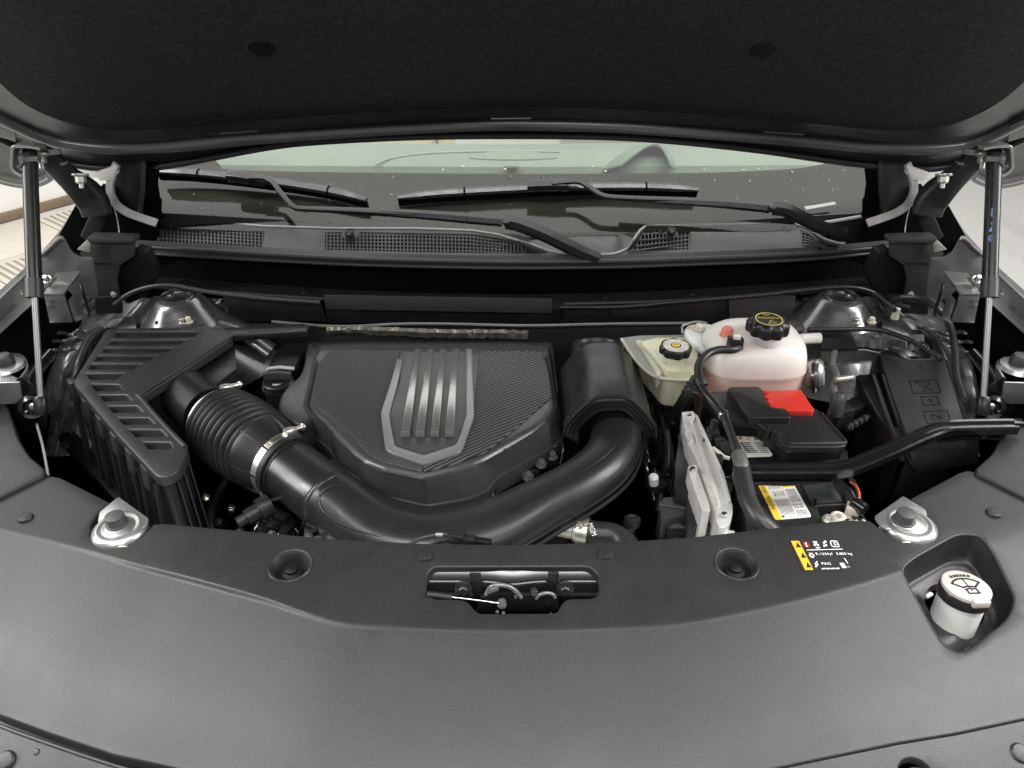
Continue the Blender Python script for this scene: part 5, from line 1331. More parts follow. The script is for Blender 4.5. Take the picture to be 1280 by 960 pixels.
# ================================================================== battery
bt = thing('battery', 'black car battery with yellow edged warning label', 'battery', PZ(985, 640, -.25))
BZ = -.062
P = [(925, 583), (1040, 580), (1112, 700), (942, 704)]
hole = [(1018, 631), (1057, 629), (1080, 668), (1036, 672)]
bo = [PZ(x, y, BZ) for x, y in rnd(P, 4, 3)]; bhh = [PZ(x, y, BZ) for x, y in rnd(hole, 3, 3)]
sheet('case', [(p.x, p.y) for p in bo], [[(p.x, p.y) for p in bhh]], lambda x, y: Vector((x, y, BZ)), .03, M['batt'], bt, lip=.16, fil=.003)
flat('well', [p+Vector((0, 0, -.035)) for p in bhh], M['void'], bt)
prismz('vent_strip', [(1000, 600), (1036, 598), (1054, 626), (1015, 629)], BZ+.0035, .004, M['batt2'], bt, bevel=.001)
prismz('ridge', [(925, 583), (1040, 580), (1046, 590), (928, 594)], BZ+.006, .008, M['plastic'], bt, bevel=.002)
for (x, y) in ((1020, 627), (1056, 624)):
    tube('hook', [PZ(x-1, y-2, BZ+.004), PZ(x, y+2, BZ+.004), PZ(x+2.5, y+3, BZ+.004)], .0028, M['dull'], bt, n=8)
# terminal clamp
tm_ = thing('battery_terminal', 'cream and bright metal battery clamp in the battery well', 'terminal', PZ(1055, 650, -.08))
for k, (x, y, r, m_) in enumerate(((1036, 650, .010, 'zinc'), (1048, 647, .011, 'cream'), (1046, 648, .006, 'zinc'))):
    lathe('bolt_head', PZ(x, y, BZ+.004), (0, -.1, 1), [(r, -.012), (r, .002), (r*.7, .005), (r*.4, .005), (r*.35, .002), (0, .002)], M[m_], tm_, n=20)
prismz('strap', [(1030, 647), (1048, 642), (1062, 640), (1078, 650), (1074, 662), (1052, 656), (1034, 658)], BZ-.002, .006, M['cream'], tm_, bevel=.0015, rr=3)
box('block', PZ(1066, 637, BZ+.004), (.020, .018, .016), M['cream'], tm_, rot=RZ(-25), bevel=.003)
for k in range(5):
    lathe('nut', PZ(1060+k*5, 654+(k % 2)*4, BZ+.004), (.1*k, -.2, 1), [(.0055, -.006), (.0055, .004), (.003, .005), (0, .005)], M['steel'], tm_, n=8)
lathe('cable_boot', PZ(1074, 633, BZ+.012), (.5, -.6, -.1), [(.006, -.012), (.010, -.010), (.011, .008), (.007, .012), (0, .012)], M['gloss'], tm_, n=18)
# wires by the battery
for k, (pts, r, m_, lab) in enumerate((([(1042, 592, -.05), (1056, 592, -.035), (1066, 602, -.035), (1072, 616, -.04), (1075, 630, -.05)], .0035, 'hose', 'black battery wire curving over the battery corner'),
                         ([(1040, 598, -.05), (1052, 604, -.04), (1062, 612, -.04), (1068, 622, -.045), (1072, 632, -.05)], .0035, 'hose', 'second black battery wire lying inside the first curve'),
                         ([(1062, 602, -.032), (1070, 608, -.034), (1074, 618, -.038), (1072, 628, -.045)], .002, 'wire_red', 'thin red wire beside the battery terminal'))):
    o = tube('wire', [PZ(*p) for p in pts], r, M[m_], None, n=10); tag(o, lab, 'wire')
# big label
BP = Plane((0, 0, BZ+.0008), (0, 0, 1))
L4 = [PZ(x, y, BZ+.0008) for x, y in ((942, 595), (985, 592), (1015, 646), (969, 650))]
lab = thing('battery_label', 'white warning label with yellow side stripe on the battery', 'label', PZ(978, 622, BZ))
def lp(u, v, dz=0): return L4[0].lerp(L4[1], u).lerp(L4[3].lerp(L4[2], u), v)+Vector((0, 0, dz))     # u across, v towards viewer
prism3('sheet', [lp(*p) for p in rnd([(0, 0), (1, 0), (1, 1), (0, 1)], .06, 3)], (0, 0, -.0006), M['paper'], lab, bevel=0)
flat('yellow_stripe', [lp(*p, .0004) for p in ((0, 0), (.17, 0), (.19, 1), (.05, 1), (.01, .96))], M['yellow'], lab)
flat('yellow_block', [lp(*p, .0004) for p in ((.66, .09), (.98, .09), (.98, .31), (.66, .32))], M['yellow'], lab)
ux_ = (lp(.09, .8)-lp(.09, .2)).normalized(); uy_ = ux_.cross(Vector((0, 0, -1))).normalized()
text('lettering', 'DANGER / POISON', lp(.095, .44), ux_, uy_, .0078, M['ink'], lab, lift=.0008)
rx = (lp(.8, .5)-lp(.2, .5)).normalized(); ry = Vector((0, 0, 1)).cross(rx)
rL = random.Random(3)
def lines(u0, u1, v0, v1, n_, m_='ink', fill=.38):
    for i in range(n_):     # print runs along the label's long side
        uu = u0+(u1-u0)*(i+.2)/n_; wd = (u1-u0)/n_*fill; v = v0
        while v < v1-.01:
            L = rL.uniform(.02, .075); e = min(v1, v+L)
            flat('print', [lp(uu, v, .0006), lp(uu+wd, v, .0006), lp(uu+wd, e, .0006), lp(uu, e, .0006)], M[m_], lab)
            v = e+rL.uniform(.008, .02)
lines(.24, .60, .10, .34, 6, 'inkgrey'); lines(.70, .95, .13, .28, 4, 'inkred', .35); lines(.30, .62, .40, .50, 4, 'inkgrey'); lines(.68, .95, .36, .66, 5, 'inkgrey')
lines(.24, .62, .58, .92, 7, 'inkgrey'); lines(.66, .80, .70, .80, 3, 'inkgrey'); lines(.82, .95, .70, .80, 3, 'inkgrey'); lines(.66, .95, .84, .95, 5, 'inkgrey', .4)
text('lettering', '?!', lp(.26, .10), ux_, uy_, .008, M['ink'], lab, lift=.0008)
flat('round_mark', [lp(.25+.035*math.cos(k*math.pi/6), .945+.022*math.sin(k*math.pi/6), .0006) for k in range(12)], M['ink'], lab)

# ================================================================== aluminium control unit standing on edge
eu = thing('control_unit', 'ribbed bare aluminium control unit standing on edge beside the battery', 'control unit', PZ(890, 640, -.16))
UZ = -.012
def up_(P, z, d, m, nm, b=.0015, rr=0): return prismz(nm, [zb(*p) for p in P], z, d, m, eu, bevel=b, rr=rr)
up_([(140, 160), (205, 150), (260, 260), (330, 400), (412, 650), (320, 668), (250, 480), (165, 300)], UZ, .15, M['alu'], 'housing', .002)
up_([(136, 148), (200, 142), (212, 170), (190, 196), (145, 200)], UZ+.008, .03, M['alu'], 'end_lug', .002, 2)
up_([(206, 160), (222, 165), (362, 470), (402, 620), (388, 625), (340, 480)], UZ+.006, .02, M['alu'], 'fin', .001)
up_([(182, 200), (192, 198), (330, 560), (345, 640), (332, 642), (290, 540)], UZ+.006, .02, M['alu'], 'fin', .001)
up_([(150, 255), (182, 250), (205, 300), (172, 306)], UZ+.005, .02, M['alu'], 'fin', .001)
up_([(168, 440), (215, 430), (222, 460), (285, 640), (290, 680), (245, 676), (176, 478)], UZ-.004, .10, M['alu'], 'side_flange', .002, 2)
up_([(172, 436), (214, 430), (226, 452), (180, 462)], UZ+.004, .012, M['alu'], 'boss', .002, 2)
up_([(316, 656), (350, 640), (396, 640), (412, 668), (404, 720), (382, 765), (340, 770), (322, 740)], UZ+.003, .05, M['alu'], 'end_block', .003, 5)
up_([(322, 745), (345, 740), (362, 775), (420, 782), (424, 806), (352, 806)], UZ-.008, .03, M['alu'], 'foot', .002, 2)
up_([(268, 522), (300, 514), (308, 526), (276, 534)], UZ+.007, .008, M['alu'], 'rib', .001)
for (x, y) in ((178, 164), (196, 446), (365, 690)): lathe('rivet', PZ(*zb(x, y), UZ+.009), (0, 0, 1), [(.004, -.004), (.004, .0), (.002, .001), (0, .001)], M['steel'], eu, n=14)
q = [PZ(*zb(*p), UZ-.03) for p in ((120, 300), (165, 300), (250, 480), (300, 620), (250, 600), (105, 560), (100, 420))]
prism3('plastic_carrier', q, (0, 0, -.12), M['plastic'], eu, bevel=.003)
for (x, y) in ((270, 310), (378, 556), (330, 420)):
    box('clip', PZ(*zb(x, y), UZ-.006), (.012, .018, .022), M['plastic'], eu, rot=RZ(-12), bevel=.002)
tube('hairpin_wire', [PZ(*zb(x, y), UZ-.004) for x, y in ((300, 350), (322, 362), (345, 385), (370, 400))], .0018, M['steel'], eu, n=6)
# relay housing in front of it
rh = thing('relay_housing', 'dark boxy relay housing and plug below the aluminium unit', 'relay housing', PZ(860, 650, -.12))
up2 = lambda P, z, d, m, nm, b=.003: prismz(nm, [zb(*p) for p in P], z, d, M[m], rh, bevel=b, rr=2)
up2([(15, 640), (40, 605), (120, 600), (165, 640), (165, 700), (30, 720)], -.07, .06, 'trimgrey', 'cover')
up2([(165, 570), (215, 560), (290, 690), (300, 760), (170, 750)], -.05, .08, 'plastic', 'plug')
up2([(40, 690), (170, 650), (290, 700), (290, 800), (60, 800)], -.085, .05, 'dull', 'base')
tube('edge_line', [PZ(*zb(x, y), -.068) for x, y in ((20, 645), (80, 652), (165, 664))], .0012, M['steel'], rh, n=6, smooth=1)
for k in range(4): up2([(180+k*8, 600+k*30), (235+k*10, 590+k*30), (240+k*10, 600+k*30), (184+k*8, 610+k*30)], -.046, .006, 'dull', 'slat', .001)
lathe('pipe_end', PZ(*zb(115, 790), -.09), (0, -.6, .8), [(.016, -.03), (.016, .0), (.012, .003), (0, .002)], M['rubber'], rh, n=20)

# ================================================================== black cross brace
xb = thing('cross_brace', 'glossy black pressed brace running from battery to right fender', 'brace', PZ(1060, 590, -.03))
BPp = [(920, 588), (960, 588), (1020, 588), (1046, 587), (1070, 581), (1110, 564), (1150, 546), (1178, 536), (1200, 534), (1250, 533), (1268, 533)]
Bz = [.004, .004, .004, .005, .010, .018, .024, .026, .026, .026, .026]
bp3 = [Vector(p) for p in cat([PZ(x, y, z) for (x, y), z in zip(BPp, Bz)], 5)]
secb = [(-.0125, -.006), (-.0125, .004), (-.010, .0065), (-.0075, .0065), (-.005, .002), (.001, .002), (.004, .0075), (.009, .0075), (.0125, .003), (.0125, -.006)]
sweep('beam', bp3, [(-a_, b_) for a_, b_ in secb], M['gloss'], xb, up=(0, 0, 1), ang=25)
fp = [(905, 596), (930, 591), (1000, 592), (1036, 594), (1042, 603), (980, 606), (912, 604)]
prismz('lower_flange', fp, -.006, .003, M['gloss'], xb, bevel=.001)
fp2 = [(1168, 545), (1195, 538), (1262, 540), (1256, 548), (1200, 548), (1172, 552)]
prismz('end_plate', fp2, .010, .004, M['gloss'], xb, bevel=.001)
tube('end_rib', [PZ(x, y, .013) for x, y in ((1172, 547), (1200, 543), (1226, 541), (1232, 544), (1226, 547))], .0022, M['gloss'], xb, n=8)
box('end_tab', PZ(1262, 529, .024), (.04, .014, .010), M['gloss'], xb, bevel=.002)
prismz('hose_tie', [(916, 586), (934, 586), (938, 600), (920, 602)], .010, .012, M['tape'], xb, bevel=.002)

# ================================================================== big fuse box
fb = thing('fuse_box', 'large plain black fuse box with faint embossed squares near the right strut', 'fuse box', PZ(1150, 560, -.12))
FZ2 = -.02
P = [(1098, 440), (1108, 437), (1118, 439), (1130, 449), (1180, 447), (1185, 450), (1212, 538), (1210, 548), (1140, 552), (1134, 545)]
prismz('lid', P, FZ2, .02, M['lid'], fb, bevel=.003, seg=3, rr=3)
prismz('base', [(1104, 444), (1180, 452), (1206, 545), (1140, 552)], FZ2-.02, .14, M['dull'], fb, bevel=.004)
tube('lid_edge', [PZ(x, y, FZ2-.001) for x, y in rnd([(1100, 441), (1118, 441), (1130, 450.5), (1182, 449), (1210, 541)], 4, 3, closed=False)], .0022, M['satin'], fb, n=8, smooth=1)
# stepped left wall
prismz('step_wall', [(1072, 458), (1098, 440), (1136, 546), (1126, 560), (1098, 520), (1070, 470)], -.045, .12, M['plastic'], fb, bevel=.004)
for x0 in (1092, 1104): tube('wall_rib', [PZ(x0, 470, -.03), PZ(x0+20, 530, -.03), PZ(x0+36, 575, -.04)], .004, M['plastic'], fb, n=8)
P = [(1120, 548), (1225, 545), (1224, 580), (1146, 592), (1138, 584)]
prism3('front_wall', [PY(x, y, .965) for x, y in P], (0, .03, 0), M['plastic'], fb, bevel=.003)
def emb(P, nm):
    pts = [PZ(*zq(*p), FZ2+.0003) for p in P]; pts.append(pts[0]); tube(nm, pts, .0008, M['dull'], fb, n=6, smooth=1)
emb([(853, 285), (955, 283), (972, 330), (868, 333)], 'embossed_square'); emb([(896, 345), (955, 345), (967, 375), (906, 377)], 'embossed_square'); emb([(905, 400), (995, 397), (1008, 440), (920, 445)], 'embossed_square')
emb([(870, 290), (940, 320), (900, 325), (930, 292)], 'embossed_symbol'); emb([(925, 355), (935, 365), (940, 355)], 'embossed_symbol'); emb([(935, 410), (938, 435), (975, 425)], 'embossed_symbol')
lathe('dimple', PZ(*zq(897, 237), FZ2+.0003), (0, 0, 1), [(.004, 0), (.003, -.001), (0, -.0015)], M['dull'], fb, n=12)
# rear-left flank: grey sheet
fk = thing('shield_plate', 'smooth grey metal shield between coolant tank and fuse box', 'plate', PZ(1060, 470, -.05))
rails('plate', [[PZ(x, y, z) for x, y, z in ((1026, 437, .0), (1050, 437, .002), (1080, 436, .0), (1100, 440, -.01))], [PZ(x, y, z) for x, y, z in ((1026, 456, -.05), (1050, 460, -.05), (1078, 456, -.05), (1092, 450, -.04))], [PZ(x, y, z) for x, y, z in ((1026, 474, -.12), (1050, 478, -.12), (1070, 474, -.12), (1085, 466, -.11))]], M['metallic'], fk, n=16)
# pump / connectors right of the tank
pu = thing('vacuum_pump', 'small silver pump canister between coolant tank and fuse box', 'pump', PZ(1025, 480, -.08))
lathe('canister', PZ(1022, 468, -.01), (.9, -.35, .25), [(0, -.022), (.020, -.02), (.026, -.012), (.027, .004), (.022, .010), (0, .012)], M['silver'], pu, n=32)
lathe('flange', PZ(1019, 470, -.01), (.9, -.35, .25), [(.030, -.004), (.030, .0), (.026, .002)], M['darkmetal'], pu, n=32)
lathe('nipple', PZ(1044, 475, .0), (1, .1, .1), [(.006, 0), (.006, .03), (0, .03)], M['zinc'], pu, n=14)
pc = thing('wiring_plug', 'grey wiring plug with dangling taped harness beside the pump', 'plug', PZ(1047, 510, -.05))
lathe('plug', PZ(1047, 505, -.03), (0, .2, 1), [(.012, -.02), (.012, .012), (.009, .016), (.007, .02), (0, .02)], M['trimgrey'], pc, n=16)
box('shell', PZ(1050, 520, -.06), (.034, .03, .04), M['plastic'], pc, rot=RZ(20), bevel=.003)
tube('harness', [PZ(x, y, z) for x, y, z in ((1043, 440, .005), (1040, 456, 0), (1046, 470, -.005), (1042, 484, -.015), (1047, 500, -.02))], .006, M['tape'], pc, n=10)
tube('ribbed_lead', [PZ(x, y, -.06) for x, y in ((1058, 536), (1066, 530), (1076, 525), (1086, 521))], .005, M['hose'], pc, n=10)
for k in range(9): ring('lead_ring', PZ(1060+k*3, 535-k*1.75, -.06), (1, .45, 0), [(.0055+.0012*math.cos(q_*math.pi/2), .0012*math.sin(q_*math.pi/2)) for q_ in range(4)], M['metallic'] if k % 2 else M['hose'], pc, n=10)
box('connector', PZ(1068, 512, -.07), (.04, .03, .03), M['dull'], pc, rot=RZ(35), bevel=.004)

# ================================================================== radiator cover
CRE = [(-60, 640), (0, 658), (60, 672), (110, 686), (165, 702), (250, 724), (330, 746), (370, 760), (400, 770), (430, 777), (480, 780), (640, 785), (800, 780), (860, 775), (960, 756), (1060, 731), (1125, 711), (1200, 684), (1280, 655), (1340, 632)]
cre = [PZ(x, y, 0) for x, y in cat(CRE, 3)]; crl = [(p.x, p.y) for p in cre]
xp = PZ(1140, 705, 0).x
def cz_(x, y):
    d = interp(crl, x)-y
    if d <= 0: return 0.0
    fade = 1-.85*sstep((x-xp)/.10)
    return -(.0032*sstep((-.12-x)/.25)*sstep((x+.60)/.2)+.0006)*fade*sstep(d/.006) - .25*max(0, d-.004) - .25*max(0, d-.12)**1.5
def PC(px, py, dz=0):
    p = PZ(px, py, 0)
    for _ in range(12): p = PZ(px, py, cz_(p.x, p.y)+dz)
    return p
def nC(p):
    e = .004; return Vector(((cz_(p.x-e, p.y)-cz_(p.x+e, p.y))/(2*e), (cz_(p.x, p.y-e)-cz_(p.x, p.y+e))/(2*e), 1)).normalized()
rc = thing('radiator_cover', 'wide grained dark grey plastic cover over the radiator in the foreground', 'radiator cover', PZ(640, 800, -.05))
back = [(0, 627), (-50, 652)]
OUT = [(-70, 662), (0, 627), (52, 600), (64, 596), (74, 598), (136, 629), (122, 640), (112, 656), (110, 670), (118, 681), (138, 686), (160, 683), (178, 672), (193, 656), (205, 655.5), (320, 666), (430, 675.5), (530, 680.5), (640, 682), (760, 679), (860, 673), (985, 659), (1060, 651), (1087, 652), (1093, 656), (1108, 668), (1128, 677), (1148, 679), (1163, 673), (1168, 660), (1160, 645), (1146, 633), (1140, 624), (1200, 592), (1210, 589), (1220, 591), (1280, 624), (1350, 662), (1360, 880),
       (1280, 896), (1193, 914.5), (1122, 926), (1020, 947), (900, 972), (760, 990), (640, 995), (480, 990), (330, 978), (225, 959), (142, 941), (62, 914), (0, 891), (-20, 880), (-70, 850)]
outp = [PC(x, y) for x, y in OUT]
lat = rnd([(541, 707), (737, 706.5), (751, 717), (751, 743), (742, 749.5), (706, 750), (699, 768), (595, 768.5), (582, 751), (541, 750), (530, 743), (531, 717)], 9, 4)
pock = rnd([(1125, 711), (1139, 698), (1196, 666), (1228, 668), (1243, 690), (1271, 748), (1262, 774), (1216, 812), (1202, 817), (1180, 808), (1165, 786)], 12, 4)
def circle_c(px, py, r):
    c = PC(px, py); return c, [(c.x+r*math.cos(2*math.pi*i/36), c.y+r*math.sin(2*math.pi*i/36)) for i in range(36)]
c1, h1 = circle_c(363, 707, .0245); c2, h2 = circle_c(920.5, 705, .0245)
H = [[(p.x, p.y) for p in [PC(*q) for q in lat]], [(p.x, p.y) for p in [PC(*q) for q in pock]], h1, h2]
ex = [[(x, y+d_) for x, y in crl[2:-2] if x < xp-.01] for d_ in (.0006, -.001, -.0025, -.004, -.0055, -.008)]
sheet('panel', [(p.x, p.y) for p in outp], H, lambda x, y: Vector((x, y, cz_(x, y))), .016, M['cover'], rc, lip=.014, fil=.0022, extra=ex, ang=50)
# dished fastener wells
for c in (c1, c2):
    w_ = ring('fastener_well', c, (0, 0, 1), [(.0275, .0004), (.0262, .0018), (.0240, .0010), (.0205, -.006), (.0190, -.012), (.0190, -.016), (.0205, -.016), (.0255, -.004)], M['cover'], rc, n=44)
    lathe('well_floor', c+Vector((0, 0, -.015)), (0, 0, 1), [(.0198, 0), (.0198, .001), (0, .001)], M['dull'], rc, n=30)
    b_ = lathe('bolt', c+Vector((0, 0, -.014)), (0, 0, 1), [(.0125, 0), (.0125, .003), (.0075, .0045), (.007, .008), (.005, .009), (0, .009)], M['dull'], rc, n=24)
# push clips
for (x, y) in ((32, 648), (531, 695.5), (757, 693.5), (1242, 642)):
    p = PC(x, y); k = thing('push_clip', {32: 'dark push clip at the left end of the radiator cover', 531: 'dark push clip above the left end of the latch opening', 757: 'dark push clip above the right end of the latch opening', 1242: 'dark push clip above the washer filler pocket'}[x], 'clip', p, 'push clips on the radiator cover')
    lathe('head', p, nC(p), [(.0098, 0), (.0098, .0015), (.0086, .0035), (.0058, .0042), (0, .0044)], M['cover'], k, n=28)
    lathe('centre_pin', p+nC(p)*.0040, nC(p), [(.0050, 0), (.0048, .0006), (0, .0008)], M['cover'], k, n=20)
# washer pocket
pk = [PC(*q) for q in pock]; pc_ = sum(pk, Vector())/len(pk)
def pin(k, dz): return [Vector((pc_.x+(p.x-pc_.x)*k, pc_.y+(p.y-pc_.y)*k, p.z+dz)) for p in pk]
FL = -.040
loft('filler_pocket', [pin(1.012, .0005), pin(.995, -.001), pin(.975, -.006), pin(.95, -.018), pin(.91, -.030), pin(.885, FL+.002), pin(.84, FL), pin(.80, FL+.0005), pin(.78, FL)], M['cover'], rc, cap0=False, cap1=False, ang=50)
ftop = [(p.x, p.y) for p in pin(.78, FL)]
fz_ = pin(.78, FL); fzm = sum(p.z for p in fz_)/len(fz_)
wc = PZ(1198, 772, fzm); wcx, wcy = wc.x+.004, wc.y+.018
hh = [(wcx+.036*math.cos(2*math.pi*i/30), wcy+.031*math.sin(2*math.pi*i/30)) for i in range(30)]
def pfz(x, y):
    i = min(range(len(fz_)), key=lambda k: (fz_[k].x-x)**2+(fz_[k].y-y)**2); e = pdist(x, y, ftop); return fz_[i].z+(fzm-fz_[i].z)*sstep(e/.02)
sheet('pocket_floor', ftop, [[p for p in hh if inpoly(p[0], p[1], ftop)]], lambda x, y: Vector((x, y, pfz(x, y))), .008, M['cover'], rc, lip=.012, fil=.001)
# ---- washer filler
wf = thing('washer_filler', 'white washer fluid filler neck with grey wiper-symbol cap', 'filler cap', (wcx, wcy, fzm-.08))
axw = Vector((.04, .10, 1)).normalized(); ct_ = PC(1209, 731, .012)
hneck = 0.052
lathe('neck', ct_-axw*.075, axw, [(.0245, -.02), (.0245, .008), (.0262, .010), (.0262, .058), (0, .058)], M['white'], wf, n=40)
u_, v_, a_ = frame(axw)
lathe('rim', ct_-axw*.020, axw, [(.0268, 0), (.0285, .001), (.0285, .013), (.0275, .0145), (0, .0145)], M['satin'], wf, n=44)
cp = lathe('cap', ct_-axw*.0065, axw, [(.0272, 0), (.0276, .002), (.0272, .0048), (.0255, .0060), (0, .0064)], M['capgrey'], wf, n=44)
du_ = Vector((.10, -1, 0)); du_ = (du_-axw*du_.dot(axw)).normalized(); rt = axw.cross(-du_).normalized()
if rt.x < 0: rt = -rt
R = Matrix((rt, -du_, axw)).transposed()
box('thumb_tab', ct_+du_*.0268-axw*.004, (.021, .008, .010), M['capgrey'], cp, rot=R, bevel=.002, seg=3)
def cq(a, b): return ct_+rt*a-du_*b+axw*.0004       # a right, b away
def cline(pts, w_, nm='symbol'):
    w_ = w_*1.45
    for (a0, b0), (a1, b1) in zip(pts, pts[1:]):
        d_ = Vector((a1-a0, b1-b0)).normalized(); n_ = Vector((-d_.y, d_.x))*w_/2; e_ = d_*w_*.35
        flat(nm, [cq(a0-e_.x+n_.x, b0-e_.y+n_.y), cq(a1+e_.x+n_.x, b1+e_.y+n_.y), cq(a1+e_.x-n_.x, b1+e_.y-n_.y), cq(a0-e_.x-n_.x, b0-e_.y-n_.y)], M['ink'], cp)
arc_o = [(.0205*math.sin(t_), -.0075+.0205*math.cos(t_)) for t_ in [math.radians(a) for a in (-58, -40, -20, 0, 20, 40, 58)]]
arc_o = [(a, .0025+(b-.0025)*.8) for a, b in arc_o]
cline(arc_o, .0016); cline([arc_o[0], (-.0075, -.0045), (-.004, -.0030), (.004, -.0030), (.0075, -.0045), arc_o[-1]], .0016)
cline([(0, .0095), (0, -.010)], .0010)
cline([(-.0065, -.0075), (-.0065, -.0145), (.0065, -.0145), (.0065, -.0075), (.002, -.0065)], .0015); cline([(-.0065, -.0075), (-.002, -.0065)], .0015)
for a in (-44, -24, -8, 8, 24, 44):
    t_ = math.radians(a); cline([(.0155*math.sin(t_), .0105+.0055*math.cos(t_)-.001), (.0165*math.sin(t_), .0105+.0055*math.cos(t_)+.0012)], .0020)
ring('bottle_mouth', Vector((wcx, wcy, fzm-.014)), (0, 0, 1), [(.040, 0), (.040, .002), (.036, .002), (.036, 0)], M['dull'], wf, n=36)
lathe('bottle', Vector((wcx, wcy, fzm-.05)), (0, 0, 1), [(.06, 0), (.06, .002), (0, .002)], M['void'], wf, n=30)
q = PZ(1158, 742, fzm-.006); box('bottle_tab', q, (.012, .012, .004), M['white'], wf, rot=RZ(30), bevel=.001)

# ---- latch in its opening
la_ = thing('hood_latch', 'hood latch with release cable inside the opening of the radiator cover', 'latch', PZ(640, 760, -.06))
yb_ = PZ(640, 712, -.004).y
W0, W1 = PZ(520, 740, -.03).x, PZ(762, 740, -.03).x
_p = Vector((0, yb_-.002, -.008)); _h = ((EYE-_p).normalized()+(Vector((0, .10, 2.6))-_p).normalized()); _s = -_h.y/_h.z      # slope that mirrors the ceiling lamp
_pp = [(yb_+.0125, -.0034)]
for _i in range(12): _pp.append((_pp[-1][0]-.0017, _pp[-1][1]-.0017*_s*(.80+.04*_i)))
prof = [(yb_+.022, -.0030), *_pp, (yb_-.0115, -.0185), (yb_-.0145, -.0245), (yb_-.0170, -.032), (yb_-.018, -.06), (yb_-.018, -.09)]
xs_ = [W0+(W1-W0)*i/40 for i in range(41)]
loft('latch_panel', [[Vector((x, y-.006*math.exp(-((x-.0)/.022)**2)*sstep(k/5)*.8, z)) for x in xs_] for k, (y, z) in enumerate(prof)], M['latchpanel'], la_, closed=False, ang=70)
mk('latch_floor', [Vector((W0, yb_+.02, -.088)), Vector((W1, yb_+.02, -.088)), Vector((W1, yb_-.14, -.088)), Vector((W0, yb_-.14, -.088))], [(0, 1, 2, 3)], M['void'], la_)
def zt(x, y): return (x/3.556+460, y/3.556+640)
yv = yb_-.022
def vp(nm, P, y, th, m, b=.0012): return prism3(nm, [PY(*zt(*p), y) for p in P], (0, th, 0), M[m], la_, bevel=b)
for x in (425, 875):
    lathe('bolt_washer', PY(*zt(x, 338), yv-.004), (0, -1, .25), [(.0105, 0), (.0105, .002), (.009, .003), (0, .003)], M['plastic'], la_, n=24)
    hexbolt('bolt', PY(*zt(x, 340), yv-.006), (0, -1, .25), .0062, .010, M['plastic'], la_, washer=False)
hexbolt('small_bolt', PY(*zt(738, 348), yv-.006), (0, -1, .3), .0048, .010, M['darkmetal'], la_, washer=False)
vp('bracket', [(450, 278), (502, 278), (502, 375), (470, 380), (455, 330)], yv-.002, .004, 'satin')
vp('bracket', [(800, 275), (850, 275), (845, 330), (835, 380), (800, 360)], yv-.002, .004, 'satin')
vp('plate', [(500, 380), (590, 370), (700, 370), (840, 365), (850, 440), (480, 445)], yv-.012, .006, 'dull')
tube('hook', [PY(*zt(x, y), yv-.014) for x, y in ((525, 365), (545, 335), (580, 325), (620, 330), (655, 350), (680, 380))], .0028, M['metallic'], la_, n=10)
tube('hook', [PY(*zt(x, y), yv-.014) for x, y in ((748, 385), (765, 368), (795, 360), (820, 366), (832, 380))], .0022, M['metallic'], la_, n=10)
vp('pawl', [(530, 370), (545, 345), (580, 335), (582, 352)], yv-.018, .004, 'metallic')
tube('release_cable', [PY(*zt(x, y), yv-.022) for x, y in ((370, 379), (440, 387), (510, 396), (580, 406))], .0013, M['steel'], la_, n=8)
tube('cable_sheath', [PY(*zt(x, y), yv-.022) for x, y in ((262, 366), (300, 370), (345, 376), (372, 380))], .0042, M['rubber'], la_, n=12)
lathe('cable_end', PY(*zt(595, 408), yv-.020), (0, -1, .2), [(.0055, -.004), (.0055, .003), (.003, .004), (0, .004)], M['metallic'], la_, n=16)
for (x, y) in ((575, 435), (602, 440), (655, 372), (812, 448)): lathe('pin', PY(*zt(x, y), yv-.018), (0, -1, .3), [(.002, 0), (.002, .004), (0, .004)], M['steel'], la_, n=8)

# ---- front hood bump stops on silver brackets
def bump(s):
    t = thing('bump_stop', 'silver cup bracket with black rubber bump stop at the %s of the radiator cover' % ('left' if s > 0 else 'right'), 'bump stop', PZ(148 if s > 0 else 1135, 665, -.05), 'front hood bump stops')
    if s > 0: cx_, cy_ = 148, 659; pl = [(148, 620.5), (186, 648), (184, 656), (172, 664), (122, 654), (124, 640)]; kx, ky = 143, 646
    else: cx_, cy_ = 1138, 654; pl = [(1129, 619.5), (1093, 645), (1097, 653), (1108, 662), (1160, 650), (1158, 637)]; kx, ky = 1133, 642
    z = .004
    c = PZ(cx_, cy_, z)
    prismz('plate', pl, z, .003, M['silver'], t, bevel=.0012, rr=3)
    lathe('cup', c-Vector((0, 0, .003)), (0, 0, 1), [(.0335, -.016), (.0345, -.004), (.0330, .001), (.0290, .0045), (.0245, .0050), (.0215, .0035), (.0190, .0040), (.0160, .0060), (0, .0060)], M['silver'], t, n=48, ang=60)
    k = PZ(kx, ky, z+.016)
    lathe('rubber_knob', k-Vector((0, 0, .014)), (0, 0, 1), [(.0130, -.002), (.0138, 0), (.0138, .004), (.0122, .0045), (.0122, .012), (.0115, .016), (.0085, .0175), (0, .0178)], M['knob'], t, n=32)
    lathe('rubber_skirt', k-Vector((0, 0, .0152)), (0, 0, 1), [(.0165, 0), (.0155, .002), (.013, .003)], M['silver'], t, n=32)
    box('spring_tab', c+Vector((.018*s, -.030, -.006)), (.012, .004, .006), M['zinc'], t, bevel=.0008)
bump(1); bump(-1)

